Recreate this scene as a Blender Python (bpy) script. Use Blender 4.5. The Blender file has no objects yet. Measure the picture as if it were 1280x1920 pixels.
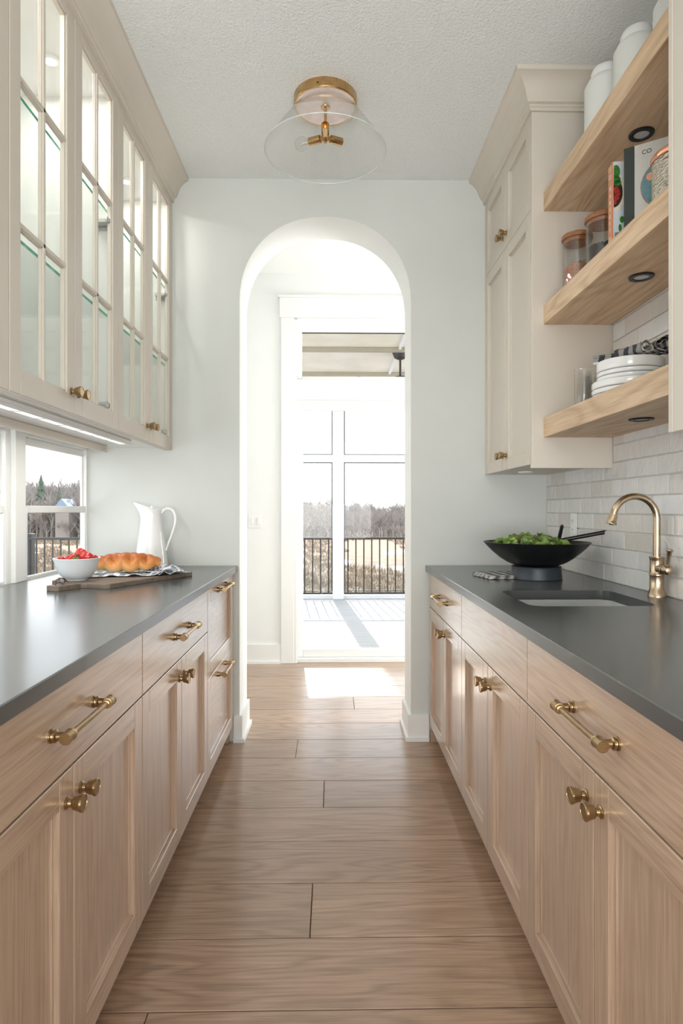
import bpy, bmesh, math, random
from mathutils import Vector, Matrix, noise
random.seed(7)
PI = math.pi
S = bpy.context.scene
COL = S.collection
# ------------------------------------------------------------------ camera
FPX, CX, HOR, CAMZ = 1152.0, 642.4, 955.0, 1.2066
cam_d = bpy.data.cameras.new('camera')
cam = bpy.data.objects.new('camera', cam_d)
COL.objects.link(cam)
cam_d.sensor_fit = 'HORIZONTAL'
cam_d.sensor_width = 36.0
cam_d.lens = 36.0 * FPX / 1280
cam_d.shift_x = -(CX - 640) / 1280
cam_d.shift_y = -(960 - HOR) / 1280 * 1.0
cam_d.clip_start = 0.05
cam_d.clip_end = 1500
cam.location = (0, 0, CAMZ)
cam.rotation_euler = (PI / 2, 0, -math.radians(0.95))
S.camera = cam
# ------------------------------------------------------------------ world, sun, lights, exposure
w = bpy.data.worlds.new('world'); S.world = w; w.use_nodes = True
nt = w.node_tree; nt.nodes.clear()
out = nt.nodes.new('ShaderNodeOutputWorld'); bg = nt.nodes.new('ShaderNodeBackground')
tc = nt.nodes.new('ShaderNodeTexCoord'); sp = nt.nodes.new('ShaderNodeSeparateXYZ')
rp = nt.nodes.new('ShaderNodeValToRGB')
nt.links.new(tc.outputs['Generated'], sp.inputs[0]); nt.links.new(sp.outputs['Z'], rp.inputs[0])
rp.color_ramp.elements[0].position = 0.0; rp.color_ramp.elements[0].color = (0.97, 0.98, 1.0, 1)
rp.color_ramp.elements[1].position = 0.6; rp.color_ramp.elements[1].color = (0.80, 0.90, 1.0, 1)
nt.links.new(rp.outputs[0], bg.inputs[0]); bg.inputs[1].default_value = 3.0
nt.links.new(bg.outputs[0], out.inputs[0])
sd = bpy.data.lights.new('sun', 'SUN'); sun = bpy.data.objects.new('sun', sd); COL.objects.link(sun)
sd.energy = 5.0; sd.angle = math.radians(0.6); sd.color = (1.0, 0.93, 0.84)
sun.rotation_euler = Vector((0.0856, -1.0, -0.504)).to_track_quat('-Z', 'Y').to_euler()
sun.location = (-2, 30, 18)
def area(name, loc, direction, sx, sy, e, color=(1, 1, 1)):
    l = bpy.data.lights.new(name, 'AREA'); l.shape = 'RECTANGLE'; l.size = sx; l.size_y = sy
    l.energy = e; l.color = color
    o = bpy.data.objects.new(name, l); COL.objects.link(o); o.location = loc
    o.rotation_euler = Vector(direction).to_track_quat('-Z', 'Z').to_euler(); return o
area('kitchen_fill_light', (0.0, -2.7, 1.75), (0, 1, 0.45), 4.2, 1.9, 70, (0.96, 0.985, 1.0))  # added fill behind the camera; no window is modelled there
area('ceiling_fill_light', (0.0, -1.3, 1.0), (0, 0.75, 1), 2.2, 1.0, 76, (0.97, 0.99, 1.0))  # added upward fill that brightens the pantry ceiling, not a fixture
area('hall_fill_light', (2.9, 4.15, 1.5), (-1, 0, 0), 1.1, 2.0, 125, (0.97, 0.99, 1.0))  # unseen fill panel added to brighten the hall
S.view_settings.view_transform = 'Standard'
S.view_settings.look = 'None'
S.view_settings.exposure = 0.0
S.view_settings.gamma = 1.0
S.view_settings.use_curve_mapping = False

# ------------------------------------------------------------------ materials
def lin(r, g, b):
    f = lambda c: ((c / 255) / 12.92 if c / 255 <= 0.04045 else ((c / 255 + 0.055) / 1.055) ** 2.4)
    return (f(r), f(g), f(b), 1)
class NT:
    def __init__(s, name):
        s.m = bpy.data.materials.new(name); s.m.use_nodes = True; s.t = s.m.node_tree; s.t.nodes.clear()
        s.o = s.n('ShaderNodeOutputMaterial'); s.b = s.n('ShaderNodeBsdfPrincipled'); s.l(s.b.outputs[0], s.o.inputs[0])
    def n(s, k, **kw):
        x = s.t.nodes.new(k)
        for a, v in kw.items(): setattr(x, a, v)
        return x
    def l(s, a, b): s.t.links.new(a, b)
    def math(s, op, a, b=None, c=None):
        x = s.n('ShaderNodeMath', operation=op)
        for i, v in enumerate((a, b, c)):
            if v is None: continue
            if isinstance(v, (int, float)): x.inputs[i].default_value = v
            else: s.l(v, x.inputs[i])
        return x.outputs[0]
    def coords(s, scale=(1, 1, 1), kind='Object', rnd=True):
        t = s.n('ShaderNodeTexCoord'); mp = s.n('ShaderNodeMapping'); mp.inputs['Scale'].default_value = scale
        src = t.outputs[kind]
        if rnd:
            oi = s.n('ShaderNodeObjectInfo'); va = s.n('ShaderNodeVectorMath', operation='ADD')
            mu = s.math('MULTIPLY', oi.outputs['Random'], 37.0)
            s.l(src, va.inputs[0]); s.l(mu, va.inputs[1]); src = va.outputs[0]
        s.l(src, mp.inputs[0]); return mp.outputs[0]
    def noise(s, vec, scale, detail=4, rough=0.5, dist=0):
        x = s.n('ShaderNodeTexNoise'); x.inputs['Scale'].default_value = scale; x.inputs['Detail'].default_value = detail
        x.inputs['Roughness'].default_value = rough; x.inputs['Distortion'].default_value = dist
        if vec is not None: s.l(vec, x.inputs['Vector'])
        return x.outputs[0]
    def ramp(s, f, stops):
        x = s.n('ShaderNodeValToRGB'); e = x.color_ramp.elements
        while len(e) < len(stops): e.new(0.5)
        for i, (p, c) in enumerate(stops): e[i].position = p; e[i].color = c
        s.l(f, x.inputs[0]); return x.outputs[0]
    def mix(s, f, a, b, mode='MIX'):
        x = s.n('ShaderNodeMix', data_type='RGBA', blend_type=mode)
        for i, v in ((0, f), (6, a), (7, b)):
            if isinstance(v, (int, float, tuple)): x.inputs[i].default_value = v
            else: s.l(v, x.inputs[i])
        return x.outputs[2]
    def bump(s, h, strength, dist=0.002):
        x = s.n('ShaderNodeBump'); x.inputs['Strength'].default_value = strength; x.inputs['Distance'].default_value = dist
        s.l(h, x.inputs['Height']); s.l(x.outputs[0], s.b.inputs['Normal'])
    def set(s, **kw):
        for k, v in kw.items():
            i = s.b.inputs[k.replace('_', ' ')]
            if isinstance(v, (int, float, tuple)): i.default_value = v
            else: s.l(v, i)
        return s.m
def plain(name, rgb, rough=0.5, metal=0.0, var=0.03, nscale=6, bump=0.0, bscale=200, spec=0.5, coat=0.0):
    t = NT(name); c = lin(*rgb)
    v = t.coords(rnd=False)
    d = tuple(x * (1 - var) for x in c[:3]) + (1,); h = tuple(min(1, x * (1 + var)) for x in c[:3]) + (1,)
    col = t.ramp(t.noise(v, nscale, 3), [(0.3, d), (0.7, h)])
    if bump: t.bump(t.noise(v, bscale, 2), bump)
    return t.set(Base_Color=col, Roughness=rough, Metallic=metal, Specular_IOR_Level=spec, Coat_Weight=coat)
def oak(name, light, dark, axis, rough=0.38, obj_var=0.12, cath=0.5, fine=1.0, spec=0.5, across=9.0, coat=0.0):
    t = NT(name)
    sc = [across * 4] * 3; sc[axis] = 1.6
    v = t.coords(tuple(sc)); n1 = t.noise(v, 2.2, 7, 0.62, 0.3)
    sc2 = [across * 0.55] * 3; sc2[axis] = 0.75
    v2 = t.coords(tuple(sc2)); n2 = t.noise(v2, 1.0, 2, 0.5, 0.25)
    rings = t.math('SINE', t.math('MULTIPLY', n2, 95.0)); rings = t.math('MULTIPLY_ADD', rings, 0.5, 0.5)
    rings = t.math('POWER', rings, 2.0)
    sc3 = [across * 22] * 3; sc3[axis] = 5
    n3 = t.noise(t.coords(tuple(sc3)), 1.5, 3, 0.6)
    g = t.math('ADD', t.math('MULTIPLY', n1, 0.62), t.math('MULTIPLY', rings, -0.17 * cath))
    g = t.math('ADD', g, t.math('MULTIPLY', n3, 0.42 * fine))
    col = t.ramp(g, [(0.25, lin(*dark)), (0.62, lin(*light))])
    oi = t.n('ShaderNodeObjectInfo')
    val = t.math('MULTIPLY_ADD', oi.outputs['Random'], 2 * obj_var, 1 - obj_var)
    hs = t.n('ShaderNodeHueSaturation'); t.l(col, hs.inputs['Color']); t.l(val, hs.inputs['Value'])
    t.bump(g, 0.1, 0.001)
    return t.set(Base_Color=hs.outputs[0], Roughness=rough, Specular_IOR_Level=spec, Coat_Weight=coat, Coat_Roughness=0.17)
def arch_glass(name, tint=(0.97, 0.99, 0.98, 1), refl=1.0, rough=0.0):
    t = NT(name); t.t.nodes.remove(t.b)
    tr = t.n('ShaderNodeBsdfTransparent'); tr.inputs[0].default_value = tint
    gl = t.n('ShaderNodeBsdfGlossy'); gl.inputs['Roughness'].default_value = rough
    fr = t.n('ShaderNodeFresnel'); ge = t.n('ShaderNodeNewGeometry')
    t.l(t.math('MULTIPLY_ADD', ge.outputs['Backfacing'], 1 / 1.5 - 1.5, 1.5), fr.inputs[0])
    mx = t.n('ShaderNodeMixShader'); t.l(t.math('MULTIPLY', fr.outputs[0], refl), mx.inputs[0])
    t.l(tr.outputs[0], mx.inputs[1]); t.l(gl.outputs[0], mx.inputs[2]); t.l(mx.outputs[0], t.o.inputs[0])
    return t.m
M = {}
M['wall'] = plain('wall_paint', (213, 215, 210), 0.7, var=0.015, bump=0.08, bscale=260)
M['white'] = plain('white_trim_paint', (240, 240, 237), 0.42, var=0.01)
M['hallwall'] = plain('hall_wall_paint', (241, 242, 239), 0.7, var=0.01)
t = NT('textured_ceiling'); v = t.coords(rnd=False); t.bump(t.noise(v, 120, 3, 0.6), 0.8, 0.008)
M['ceil'] = t.set(Base_Color=lin(243, 245, 243), Roughness=0.9)
M['greige'] = plain('greige_cabinet_paint', (214, 205, 192), 0.42, var=0.012)
M['cabin'] = plain('cabinet_interior_white', (240, 240, 236), 0.5, var=0.01)
L1, D1 = (201, 174, 150), (158, 128, 104)
M['oakv'] = oak('oak_grain_vertical', L1, D1, 2, rough=0.3, obj_var=0.05, cath=0.3, across=14, coat=1.0)
M['oakh'] = oak('oak_grain_along', L1, D1, 1, rough=0.3, obj_var=0.05, cath=0.5, across=13, coat=1.0)
M['oakx'] = oak('oak_grain_cross', L1, D1, 0, rough=0.36, obj_var=0.05, cath=0.5)
M['shelf'] = oak('shelf_oak', (228, 200, 166), (190, 156, 120), 1, rough=0.5, obj_var=0.04, cath=0.9, across=7)
M['plank'] = oak('floor_oak', (178, 147, 122), (128, 101, 80), 0, rough=0.3, obj_var=0.08, cath=0.8, across=12, coat=0.45)
M['underfloor'] = plain('floor_joint_shadow_board', (52, 38, 28), 0.8)
t = NT('dark_stone_worktop'); v = t.coords(rnd=False)
fl = t.ramp(t.noise(v, 170, 3, 0.7), [(0.68, lin(80, 82, 81)), (0.76, lin(122, 122, 116))])
cl = t.mix(t.noise(v, 6, 3), fl, lin(72, 74, 74))
M['stone'] = t.set(Base_Color=cl, Roughness=0.21, Specular_IOR_Level=0.85)
t = NT('brushed_brass'); v = t.coords((1, 1, 30)); n = t.noise(v, 40, 3)
M['brass'] = t.set(Base_Color=t.ramp(n, [(0.3, lin(160, 134, 98)), (0.7, lin(186, 160, 122))]), Metallic=1.0, Roughness=0.3)
t = NT('champagne_bronze'); v = t.coords((1, 1, 1), rnd=False); n = t.noise(v, 60, 3)
M['bronze'] = t.set(Base_Color=t.ramp(n, [(0.3, lin(172, 150, 124)), (0.7, lin(196, 176, 150))]), Metallic=1.0, Roughness=0.27)
t = NT('polished_brass_gold'); v = t.coords((1, 1, 1), rnd=False); n = t.noise(v, 30, 2)
M['gold'] = t.set(Base_Color=t.ramp(n, [(0.3, lin(190, 154, 106)), (0.7, lin(208, 174, 126))]), Metallic=1.0, Roughness=0.22)
M['palemetal'] = plain('pale_rose_canopy_plate', (238, 222, 216), 0.35, 0.35, var=0.08, nscale=25)
M['chrome'] = plain('hinge_nickel', (190, 190, 188), 0.3, 0.9, var=0.1, nscale=60)
t = NT('glazed_tile'); v = t.coords((1, 1, 1)); oi = t.n('ShaderNodeObjectInfo')
c1 = t.ramp(oi.outputs['Random'], [(0.0, lin(230, 228, 223)), (0.3, lin(236, 236, 234)), (0.55, lin(222, 220, 216)), (0.8, lin(226, 218, 208)), (1.0, lin(238, 239, 240))])
c2 = t.mix(t.math('MULTIPLY', t.noise(v, 14, 4, 0.6, 0.6), 0.22), c1, lin(180, 176, 172))
t.bump(t.noise(v, 16, 3, 0.5, 0.5), 0.8, 0.006)
M['tile'] = t.set(Base_Color=c2, Roughness=0.11, Specular_IOR_Level=0.6)
M['grout'] = plain('pale_grout', (226, 226, 222), 0.85)
M['glass'] = arch_glass('window_glass', (0.97, 0.985, 0.98, 1), 0.5)
M['cabglass'] = arch_glass('cabinet_glass', (0.985, 0.99, 0.985, 1), 0.5)
M['shelfglass'] = arch_glass('shelf_glass', (0.96, 0.985, 0.975, 1), 0.8)
M['thinglass'] = arch_glass('blown_glass', (0.985, 0.99, 0.985, 1), 1.1)
M['glassedge'] = plain('teal_glass_edge', (112, 214, 184), 0.12, var=0.25, nscale=25)
M['rimglass'] = plain('thick_glass_rim', (214, 222, 218), 0.1, var=0.1, nscale=20)
M['ceramic'] = plain('white_glazed_ceramic', (240, 240, 238), 0.12, var=0.01, coat=0.3)
M['ceramic2'] = plain('matte_white_ceramic', (236, 237, 232), 0.45, var=0.01)
M['ceramic3'] = plain('pale_grey_ceramic', (214, 218, 220), 0.2, var=0.02)
M['black'] = plain('satin_black', (22, 23, 24), 0.33, var=0.1)
M['charcoal'] = plain('charcoal_stand', (44, 50, 56), 0.4, var=0.05)
M['darkmetal'] = plain('dark_bronze_metal', (48, 45, 42), 0.5, var=0.08)
M['lens'] = plain('frosted_lamp_lens', (196, 198, 200), 0.3)
M['blackgap'] = plain('dark_recess', (30, 26, 22), 0.9)
M['deck'] = oak('deck_board', (184, 184, 186), (160, 160, 162), 0, rough=0.65, obj_var=0.04, cath=0.2)
M['porchceil'] = plain('porch_ceiling_board', (232, 224, 208), 0.3, var=0.1, nscale=2.5)
M['porchbeam'] = plain('porch_ceiling_batten', (168, 160, 142), 0.5)
M['outwhite'] = plain('porch_white_paint', (232, 234, 238), 0.5)
M['boardwood'] = oak('walnut_board', (128, 112, 98), (82, 70, 60), 1, rough=0.55, obj_var=0.02)
M['acacia'] = oak('acacia_lid', (176, 118, 76), (112, 68, 42), 0, rough=0.4, obj_var=0.05, across=14)
M['leather'] = plain('brown_leather', (92, 68, 56), 0.5, var=0.2, nscale=60)
M['tan'] = plain('tan_leather', (196, 128, 84), 0.5, var=0.1, nscale=60)
M['copper'] = plain('copper_lid', (222, 160, 132), 0.2, 1.0, var=0.08, nscale=20)
# bread: golden crust
t = NT('bread_crust'); v = t.coords((1, 1, 1), rnd=False)
sx = t.n('ShaderNodeSeparateXYZ'); tcx = t.n('ShaderNodeTexCoord'); t.l(tcx.outputs['Object'], sx.inputs[0])
hh = t.math('ADD', t.math('MULTIPLY', sx.outputs['Z'], 11.0), t.math('MULTIPLY', t.noise(v, 14, 4), 0.5))
c = t.ramp(hh, [(0.3, lin(232, 192, 132)), (0.62, lin(214, 146, 78)), (0.95, lin(176, 96, 42))])
t.bump(t.noise(v, 90, 4), 0.2, 0.002)
M['bread'] = t.set(Base_Color=c, Roughness=0.38)
# strawberry
t = NT('strawberry_skin'); v = t.coords((1, 1, 1))
vo = t.n('ShaderNodeTexVoronoi'); vo.inputs['Scale'].default_value = 190; t.l(v, vo.inputs['Vector'])
seed = t.ramp(vo.outputs['Distance'], [(0.16, lin(226, 180, 110)), (0.26, lin(186, 30, 38))])
c = t.mix(t.noise(v, 30, 2), seed, lin(206, 52, 46)); 
M['berry'] = t.set(Base_Color=seed, Roughness=0.22)
M['leafg'] = plain('berry_leaf', (74, 110, 46), 0.5, var=0.2, nscale=80)
def leafmat(name, a, b, c3):
    t = NT(name); oi = t.n('ShaderNodeObjectInfo'); v = t.coords()
    c1 = t.ramp(oi.outputs['Random'], [(0.0, lin(*a)), (0.5, lin(*b)), (1.0, lin(*c3))])
    c2 = t.mix(t.math('MULTIPLY', t.noise(v, 60, 4), 0.5), c1, lin(190, 208, 130))
    t.bump(t.noise(v, 90, 3), 0.4, 0.003)
    return t.set(Base_Color=c2, Roughness=0.4, Transmission_Weight=0.0)
M['salad'] = leafmat('salad_greens', (44, 84, 24), (88, 130, 40), (140, 170, 76))
M['salad2'] = leafmat('red_lettuce', (70, 30, 44), (88, 44, 46), (96, 84, 44))
def checks(name, n, cols):
    t = NT(name); tcx = t.n('ShaderNodeTexCoord'); sx = t.n('ShaderNodeSeparateXYZ'); t.l(tcx.outputs['UV'], sx.inputs[0])
    a = t.math('GREATER_THAN', t.math('FRACT', t.math('MULTIPLY', sx.outputs['X'], n[0])), 0.5)
    b = t.math('GREATER_THAN', t.math('FRACT', t.math('MULTIPLY', sx.outputs['Y'], n[1])), 0.5)
    c = t.mix(t.math('MULTIPLY', a, 1.0), lin(*cols[0]), lin(*cols[1]))
    d = t.mix(t.math('MULTIPLY', a, 1.0), lin(*cols[1]), lin(*cols[2]))
    e = t.mix(b, c, d)
    nz = t.noise(t.coords((1, 1, 1), rnd=False), 400, 2); t.bump(nz, 0.4, 0.001)
    return t.set(Base_Color=e, Roughness=0.9)
M['gingham'] = checks('gingham_cloth', (9, 9), ((232, 230, 224), (172, 178, 186), (104, 114, 128)))
M['plaid'] = checks('plaid_napkin', (3, 3), ((232, 228, 218), (150, 148, 146), (58, 60, 62)))
M['plaid2'] = checks('black_check_napkin', (4, 5), ((226, 222, 214), (120, 120, 120), (36, 38, 40)))
M['grainfill'] = plain('brown_grain', (176, 128, 106), 0.8, var=0.25, nscale=150)
M['seedfill'] = plain('dark_seed', (66, 58, 54), 0.7, var=0.4, nscale=150)
M['mesh'] = None
t = NT('hammered_metal'); v = t.coords((1, 1, 1.6), rnd=False); vo = t.n('ShaderNodeTexVoronoi'); vo.inputs['Scale'].default_value = 95; t.l(v, vo.inputs['Vector'])
t.bump(vo.outputs['Distance'], 1.0, 0.006)
M['hammer'] = t.set(Base_Color=lin(206, 198, 182), Metallic=0.85, Roughness=0.3)
# outside
t = NT('winter_field'); v = t.coords((1, 0.35, 1), rnd=False)
g1 = t.ramp(t.noise(v, 0.9, 7, 0.7), [(0.3, lin(84, 76, 66)), (0.5, lin(126, 112, 96)), (0.7, lin(152, 136, 118))])
sn = t.ramp(t.noise(v, 0.16, 5, 0.6), [(0.55, (0, 0, 0, 1)), (0.62, (1, 1, 1, 1))])
txc = t.n('ShaderNodeTexCoord'); sxx = t.n('ShaderNodeSeparateXYZ'); t.l(txc.outputs['Object'], sxx.inputs[0])
mr = t.n('ShaderNodeMapRange'); t.l(sxx.outputs['Y'], mr.inputs[0]); mr.inputs[1].default_value = 60; mr.inputs[2].default_value = 90; mr.inputs[3].default_value = 1; mr.inputs[4].default_value = 0
sn = t.math('MULTIPLY', sn, mr.outputs[0])
mr2 = t.n('ShaderNodeMapRange'); t.l(sxx.outputs['Y'], mr2.inputs[0]); mr2.inputs[1].default_value = 45; mr2.inputs[2].default_value = 85; mr2.inputs[3].default_value = 0; mr2.inputs[4].default_value = 1
g1 = t.mix(t.math('MULTIPLY', mr2.outputs[0], 0.7), g1, lin(176, 142, 118))
mr3 = t.n('ShaderNodeMapRange'); t.l(sxx.outputs['Y'], mr3.inputs[0]); mr3.inputs[1].default_value = 106; mr3.inputs[2].default_value = 116; mr3.inputs[3].default_value = 0; mr3.inputs[4].default_value = 1
g1 = t.mix(mr3.outputs[0], g1, lin(128, 116, 106))
M['field'] = t.set(Base_Color=t.mix(sn, g1, lin(228, 232, 240)), Roughness=0.95)
M['bark'] = plain('bare_bark', (150, 140, 134), 0.9, var=0.2, nscale=0.08)
M['straw'] = plain('dry_grass', (142, 126, 106), 0.9, var=0.3, nscale=0.2)
M['pine'] = plain('evergreen', (78, 92, 74), 0.9, var=0.2, nscale=2)
M['roofblue'] = plain('blue_grey_roof', (128, 146, 170), 0.7)
def screenmat(name, dens, col):
    t = NT(name); t.t.nodes.remove(t.b)
    tr = t.n('ShaderNodeBsdfTransparent'); df = t.n('ShaderNodeBsdfDiffuse'); df.inputs[0].default_value = lin(*col)
    v = t.coords((1, 1, 1), rnd=False); f = t.ramp(t.noise(v, 60, 4, 0.75), [(0.35, (0, 0, 0, 1)), (0.75, (1, 1, 1, 1))])
    mx = t.n('ShaderNodeMixShader'); t.l(t.math('MULTIPLY', f, dens), mx.inputs[0]); t.l(tr.outputs[0], mx.inputs[1]); t.l(df.outputs[0], mx.inputs[2])
    t.l(mx.outputs[0], t.o.inputs[0]); return t.m
M['screenA'] = screenmat('painted_sparkle_screen', 0.55, (235, 232, 225))  # sun sparkle on the left screen painted in as pale speckle
M['screenB'] = screenmat('clear_insect_screen', 0.12, (120, 120, 120))
def emis(name, rgb, s):
    t = NT(name); return t.set(Base_Color=lin(*rgb), Emission_Color=lin(*rgb), Emission_Strength=s)
M['puck_on'] = emis('lit_puck_lens', (255, 252, 246), 1.4)
M['led_on'] = emis('lit_led_strip', (255, 250, 242), 1.1)

# ------------------------------------------------------------------ mesh builder
class MB:
    def __init__(s, mats): s.v = []; s.f = []; s.mi = []; s.mats = mats; s.uv = {}
    def add(s, vs, fs, mi=0, mat=None):
        o = len(s.v)
        s.v += [tuple(mat @ Vector(p)) if mat else tuple(p) for p in vs]
        for f in fs: s.f.append(tuple(i + o for i in f)); s.mi.append(mi)
        return s
    def box(s, x0, x1, y0, y1, z0, z1, c=0.0, mi=0, mat=None):
        if x0 > x1: x0, x1 = x1, x0
        if y0 > y1: y0, y1 = y1, y0
        if z0 > z1: z0, z1 = z1, z0
        if c <= 0:
            vs = [(x, y, z) for x in (x0, x1) for y in (y0, y1) for z in (z0, z1)]
            fs = [(0, 1, 3, 2), (4, 6, 7, 5), (0, 4, 5, 1), (2, 3, 7, 6), (0, 2, 6, 4), (1, 5, 7, 3)]
            return s.add(vs, fs, mi, mat)
        c = min(c, (x1 - x0) * .49, (y1 - y0) * .49, (z1 - z0) * .49)
        bm = bmesh.new(); vs = {}
        V = []
        idx = {}
        for i, x in enumerate((x0, x1)):
            for j, y in enumerate((y0, y1)):
                for k, z in enumerate((z0, z1)):
                    sx, sy, sz = (1, -1)[i], (1, -1)[j], (1, -1)[k]
                    idx[(i, j, k, 0)] = len(V); V.append((x, y + sy * c, z + sz * c))
                    idx[(i, j, k, 1)] = len(V); V.append((x + sx * c, y, z + sz * c))
                    idx[(i, j, k, 2)] = len(V); V.append((x + sx * c, y + sy * c, z))
        bm.free(); F = []
        def q(*k): F.append(tuple(idx[a] for a in k))
        q((0,0,0,0),(0,0,1,0),(0,1,1,0),(0,1,0,0)); q((1,0,0,0),(1,1,0,0),(1,1,1,0),(1,0,1,0))
        q((0,0,0,1),(1,0,0,1),(1,0,1,1),(0,0,1,1)); q((0,1,0,1),(0,1,1,1),(1,1,1,1),(1,1,0,1))
        q((0,0,0,2),(0,1,0,2),(1,1,0,2),(1,0,0,2)); q((0,0,1,2),(1,0,1,2),(1,1,1,2),(0,1,1,2))
        for j in (0, 1):
            for k in (0, 1): q((0,j,k,1),(1,j,k,1),(1,j,k,2),(0,j,k,2))
        for i in (0, 1):
            for k in (0, 1): q((i,0,k,0),(i,1,k,0),(i,1,k,2),(i,0,k,2))
        for i in (0, 1):
            for j in (0, 1): q((i,j,0,0),(i,j,1,0),(i,j,1,1),(i,j,0,1))
        for i in (0, 1):
            for j in (0, 1):
                for k in (0, 1): q((i,j,k,0),(i,j,k,1),(i,j,k,2))
        return s.add(V, F, mi, mat)
    def lathe(s, prof, n=32, mi=0, mat=None, cap=True):
        V = []; F = []; rings = []
        for r, z in prof:
            if r < 1e-6: rings.append([len(V)]); V.append((0, 0, z))
            else:
                rings.append(list(range(len(V), len(V) + n)))
                V += [(r * math.cos(2 * PI * i / n), r * math.sin(2 * PI * i / n), z) for i in range(n)]
        for a, b in zip(rings, rings[1:]):
            for i in range(n):
                j = (i + 1) % n
                if len(a) == 1 and len(b) == 1: continue
                if len(a) == 1: F.append((a[0], b[i], b[j]))
                elif len(b) == 1: F.append((a[i], a[j], b[0]))
                else: F.append((a[i], a[j], b[j], b[i]))
        if cap:
            if len(rings[0]) > 1: F.append(tuple(reversed(rings[0])))
            if len(rings[-1]) > 1: F.append(tuple(rings[-1]))
        return s.add(V, F, mi, mat)
    def tube(s, pts, rad, n=12, mi=0, mat=None, cap=True):
        pts = [Vector(p) for p in pts]; m = len(pts)
        if not hasattr(rad, '__len__'): rad = [rad] * m
        V = []; F = []; up = Vector((0, 0, 1)); prevx = None
        for i, p in enumerate(pts):
            d = (pts[min(i + 1, m - 1)] - pts[max(i - 1, 0)]).normalized()
            if prevx is None:
                a = up if abs(d.dot(up)) < 0.9 else Vector((1, 0, 0)); x = a.cross(d).normalized()
            else: x = (prevx - d * prevx.dot(d)).normalized()
            prevx = x; y = d.cross(x)
            for k in range(n):
                a = 2 * PI * k / n; V.append(p + (x * math.cos(a) + y * math.sin(a)) * rad[i])
        for i in range(m - 1):
            for k in range(n):
                l = (k + 1) % n; F.append((i * n + k, i * n + l, (i + 1) * n + l, (i + 1) * n + k))
        if cap: F.append(tuple(reversed(range(n)))); F.append(tuple(range((m - 1) * n, m * n)))
        return s.add(V, F, mi, mat)
    def sphere(s, c, r, n=16, m=10, mi=0, mat=None, sc=(1, 1, 1)):
        V = []; F = []
        for i in range(m + 1):
            a = PI * i / m
            for k in range(n):
                b = 2 * PI * k / n
                V.append((c[0] + r * sc[0] * math.sin(a) * math.cos(b), c[1] + r * sc[1] * math.sin(a) * math.sin(b), c[2] + r * sc[2] * math.cos(a)))
        for i in range(m):
            for k in range(n):
                l = (k + 1) % n; F.append((i * n + k, (i + 1) * n + k, (i + 1) * n + l, i * n + l))
        return s.add(V, F, mi, mat)
    def prism(s, poly, a, b, axis=0, mi=0):
        """extrude 2D polygon along axis from a to b; the other two axes in order"""
        n = len(poly); V = []
        for h in (a, b):
            for p in poly:
                q = list(p); q.insert(axis, h); V.append(tuple(q))
        F = [tuple(range(n)), tuple(reversed(range(n, 2 * n)))] + [(i, i + n, (i + 1) % n + n, (i + 1) % n) for i in range(n)]
        return s.add(V, F, mi)
    def mesh(s, name, angle=35, fix=True):
        me = bpy.data.meshes.new(name); me.from_pydata(s.v, [], s.f)
        for m in s.mats: me.materials.append(m)
        me.polygons.foreach_set('material_index', s.mi)
        if fix:
            bm = bmesh.new(); bm.from_mesh(me); bmesh.ops.remove_doubles(bm, verts=bm.verts, dist=1e-6)
            bmesh.ops.recalc_face_normals(bm, faces=bm.faces); bm.to_mesh(me); bm.free()
        if angle:
            me.polygons.foreach_set('use_smooth', [True] * len(me.polygons))
            me.set_sharp_from_angle(angle=math.radians(angle))
        me.update(); return me
    def build(s, name, parent=None, loc=(0, 0, 0), rot=(0, 0, 0), angle=35, fix=True):
        return link(name, s.mesh(name, angle, fix), parent, loc, rot)
def link(name, me, parent=None, loc=(0, 0, 0), rot=(0, 0, 0)):
    o = bpy.data.objects.new(name, me); COL.objects.link(o); o.parent = parent
    o.location = loc; o.rotation_euler = rot; return o
def mb(*k): return MB([M[x] for x in k])
def thing(name, label, cat, loc=(0, 0, 0), rz=0, group=None):
    o = bpy.data.objects.new(name, None); COL.objects.link(o); o.empty_display_size = 0.05
    o.location = loc; o.rotation_euler = (0, 0, rz); return tag(o, label, cat, group)
def tag(o, label, cat, group=None):
    o['label'] = label; o['category'] = cat
    if group: o['group'] = group
    return o
def struct(o): o['kind'] = 'structure'; return o
def copy_tree(o, parent=None):
    c = o.copy(); COL.objects.link(c); c.parent = parent
    for ch in list(o.children): copy_tree(ch, c)
    return c
RX = lambda a: Matrix.Rotation(a, 4, 'X'); RY = lambda a: Matrix.Rotation(a, 4, 'Y'); RZ = lambda a: Matrix.Rotation(a, 4, 'Z'); T = lambda *p: Matrix.Translation(p)

# ------------------------------------------------------------------ room constants
W = 3.21; WB = 3.48; HY = 4.83; CEIL = 2.93
XLW, XRW = -1.27, 1.13
XLF, XRF = -0.515, 0.505       # base cabinet door faces
XLU, XRU = -0.834, 0.799       # upper door faces
CT = 0.914; CB = 0.882

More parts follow.
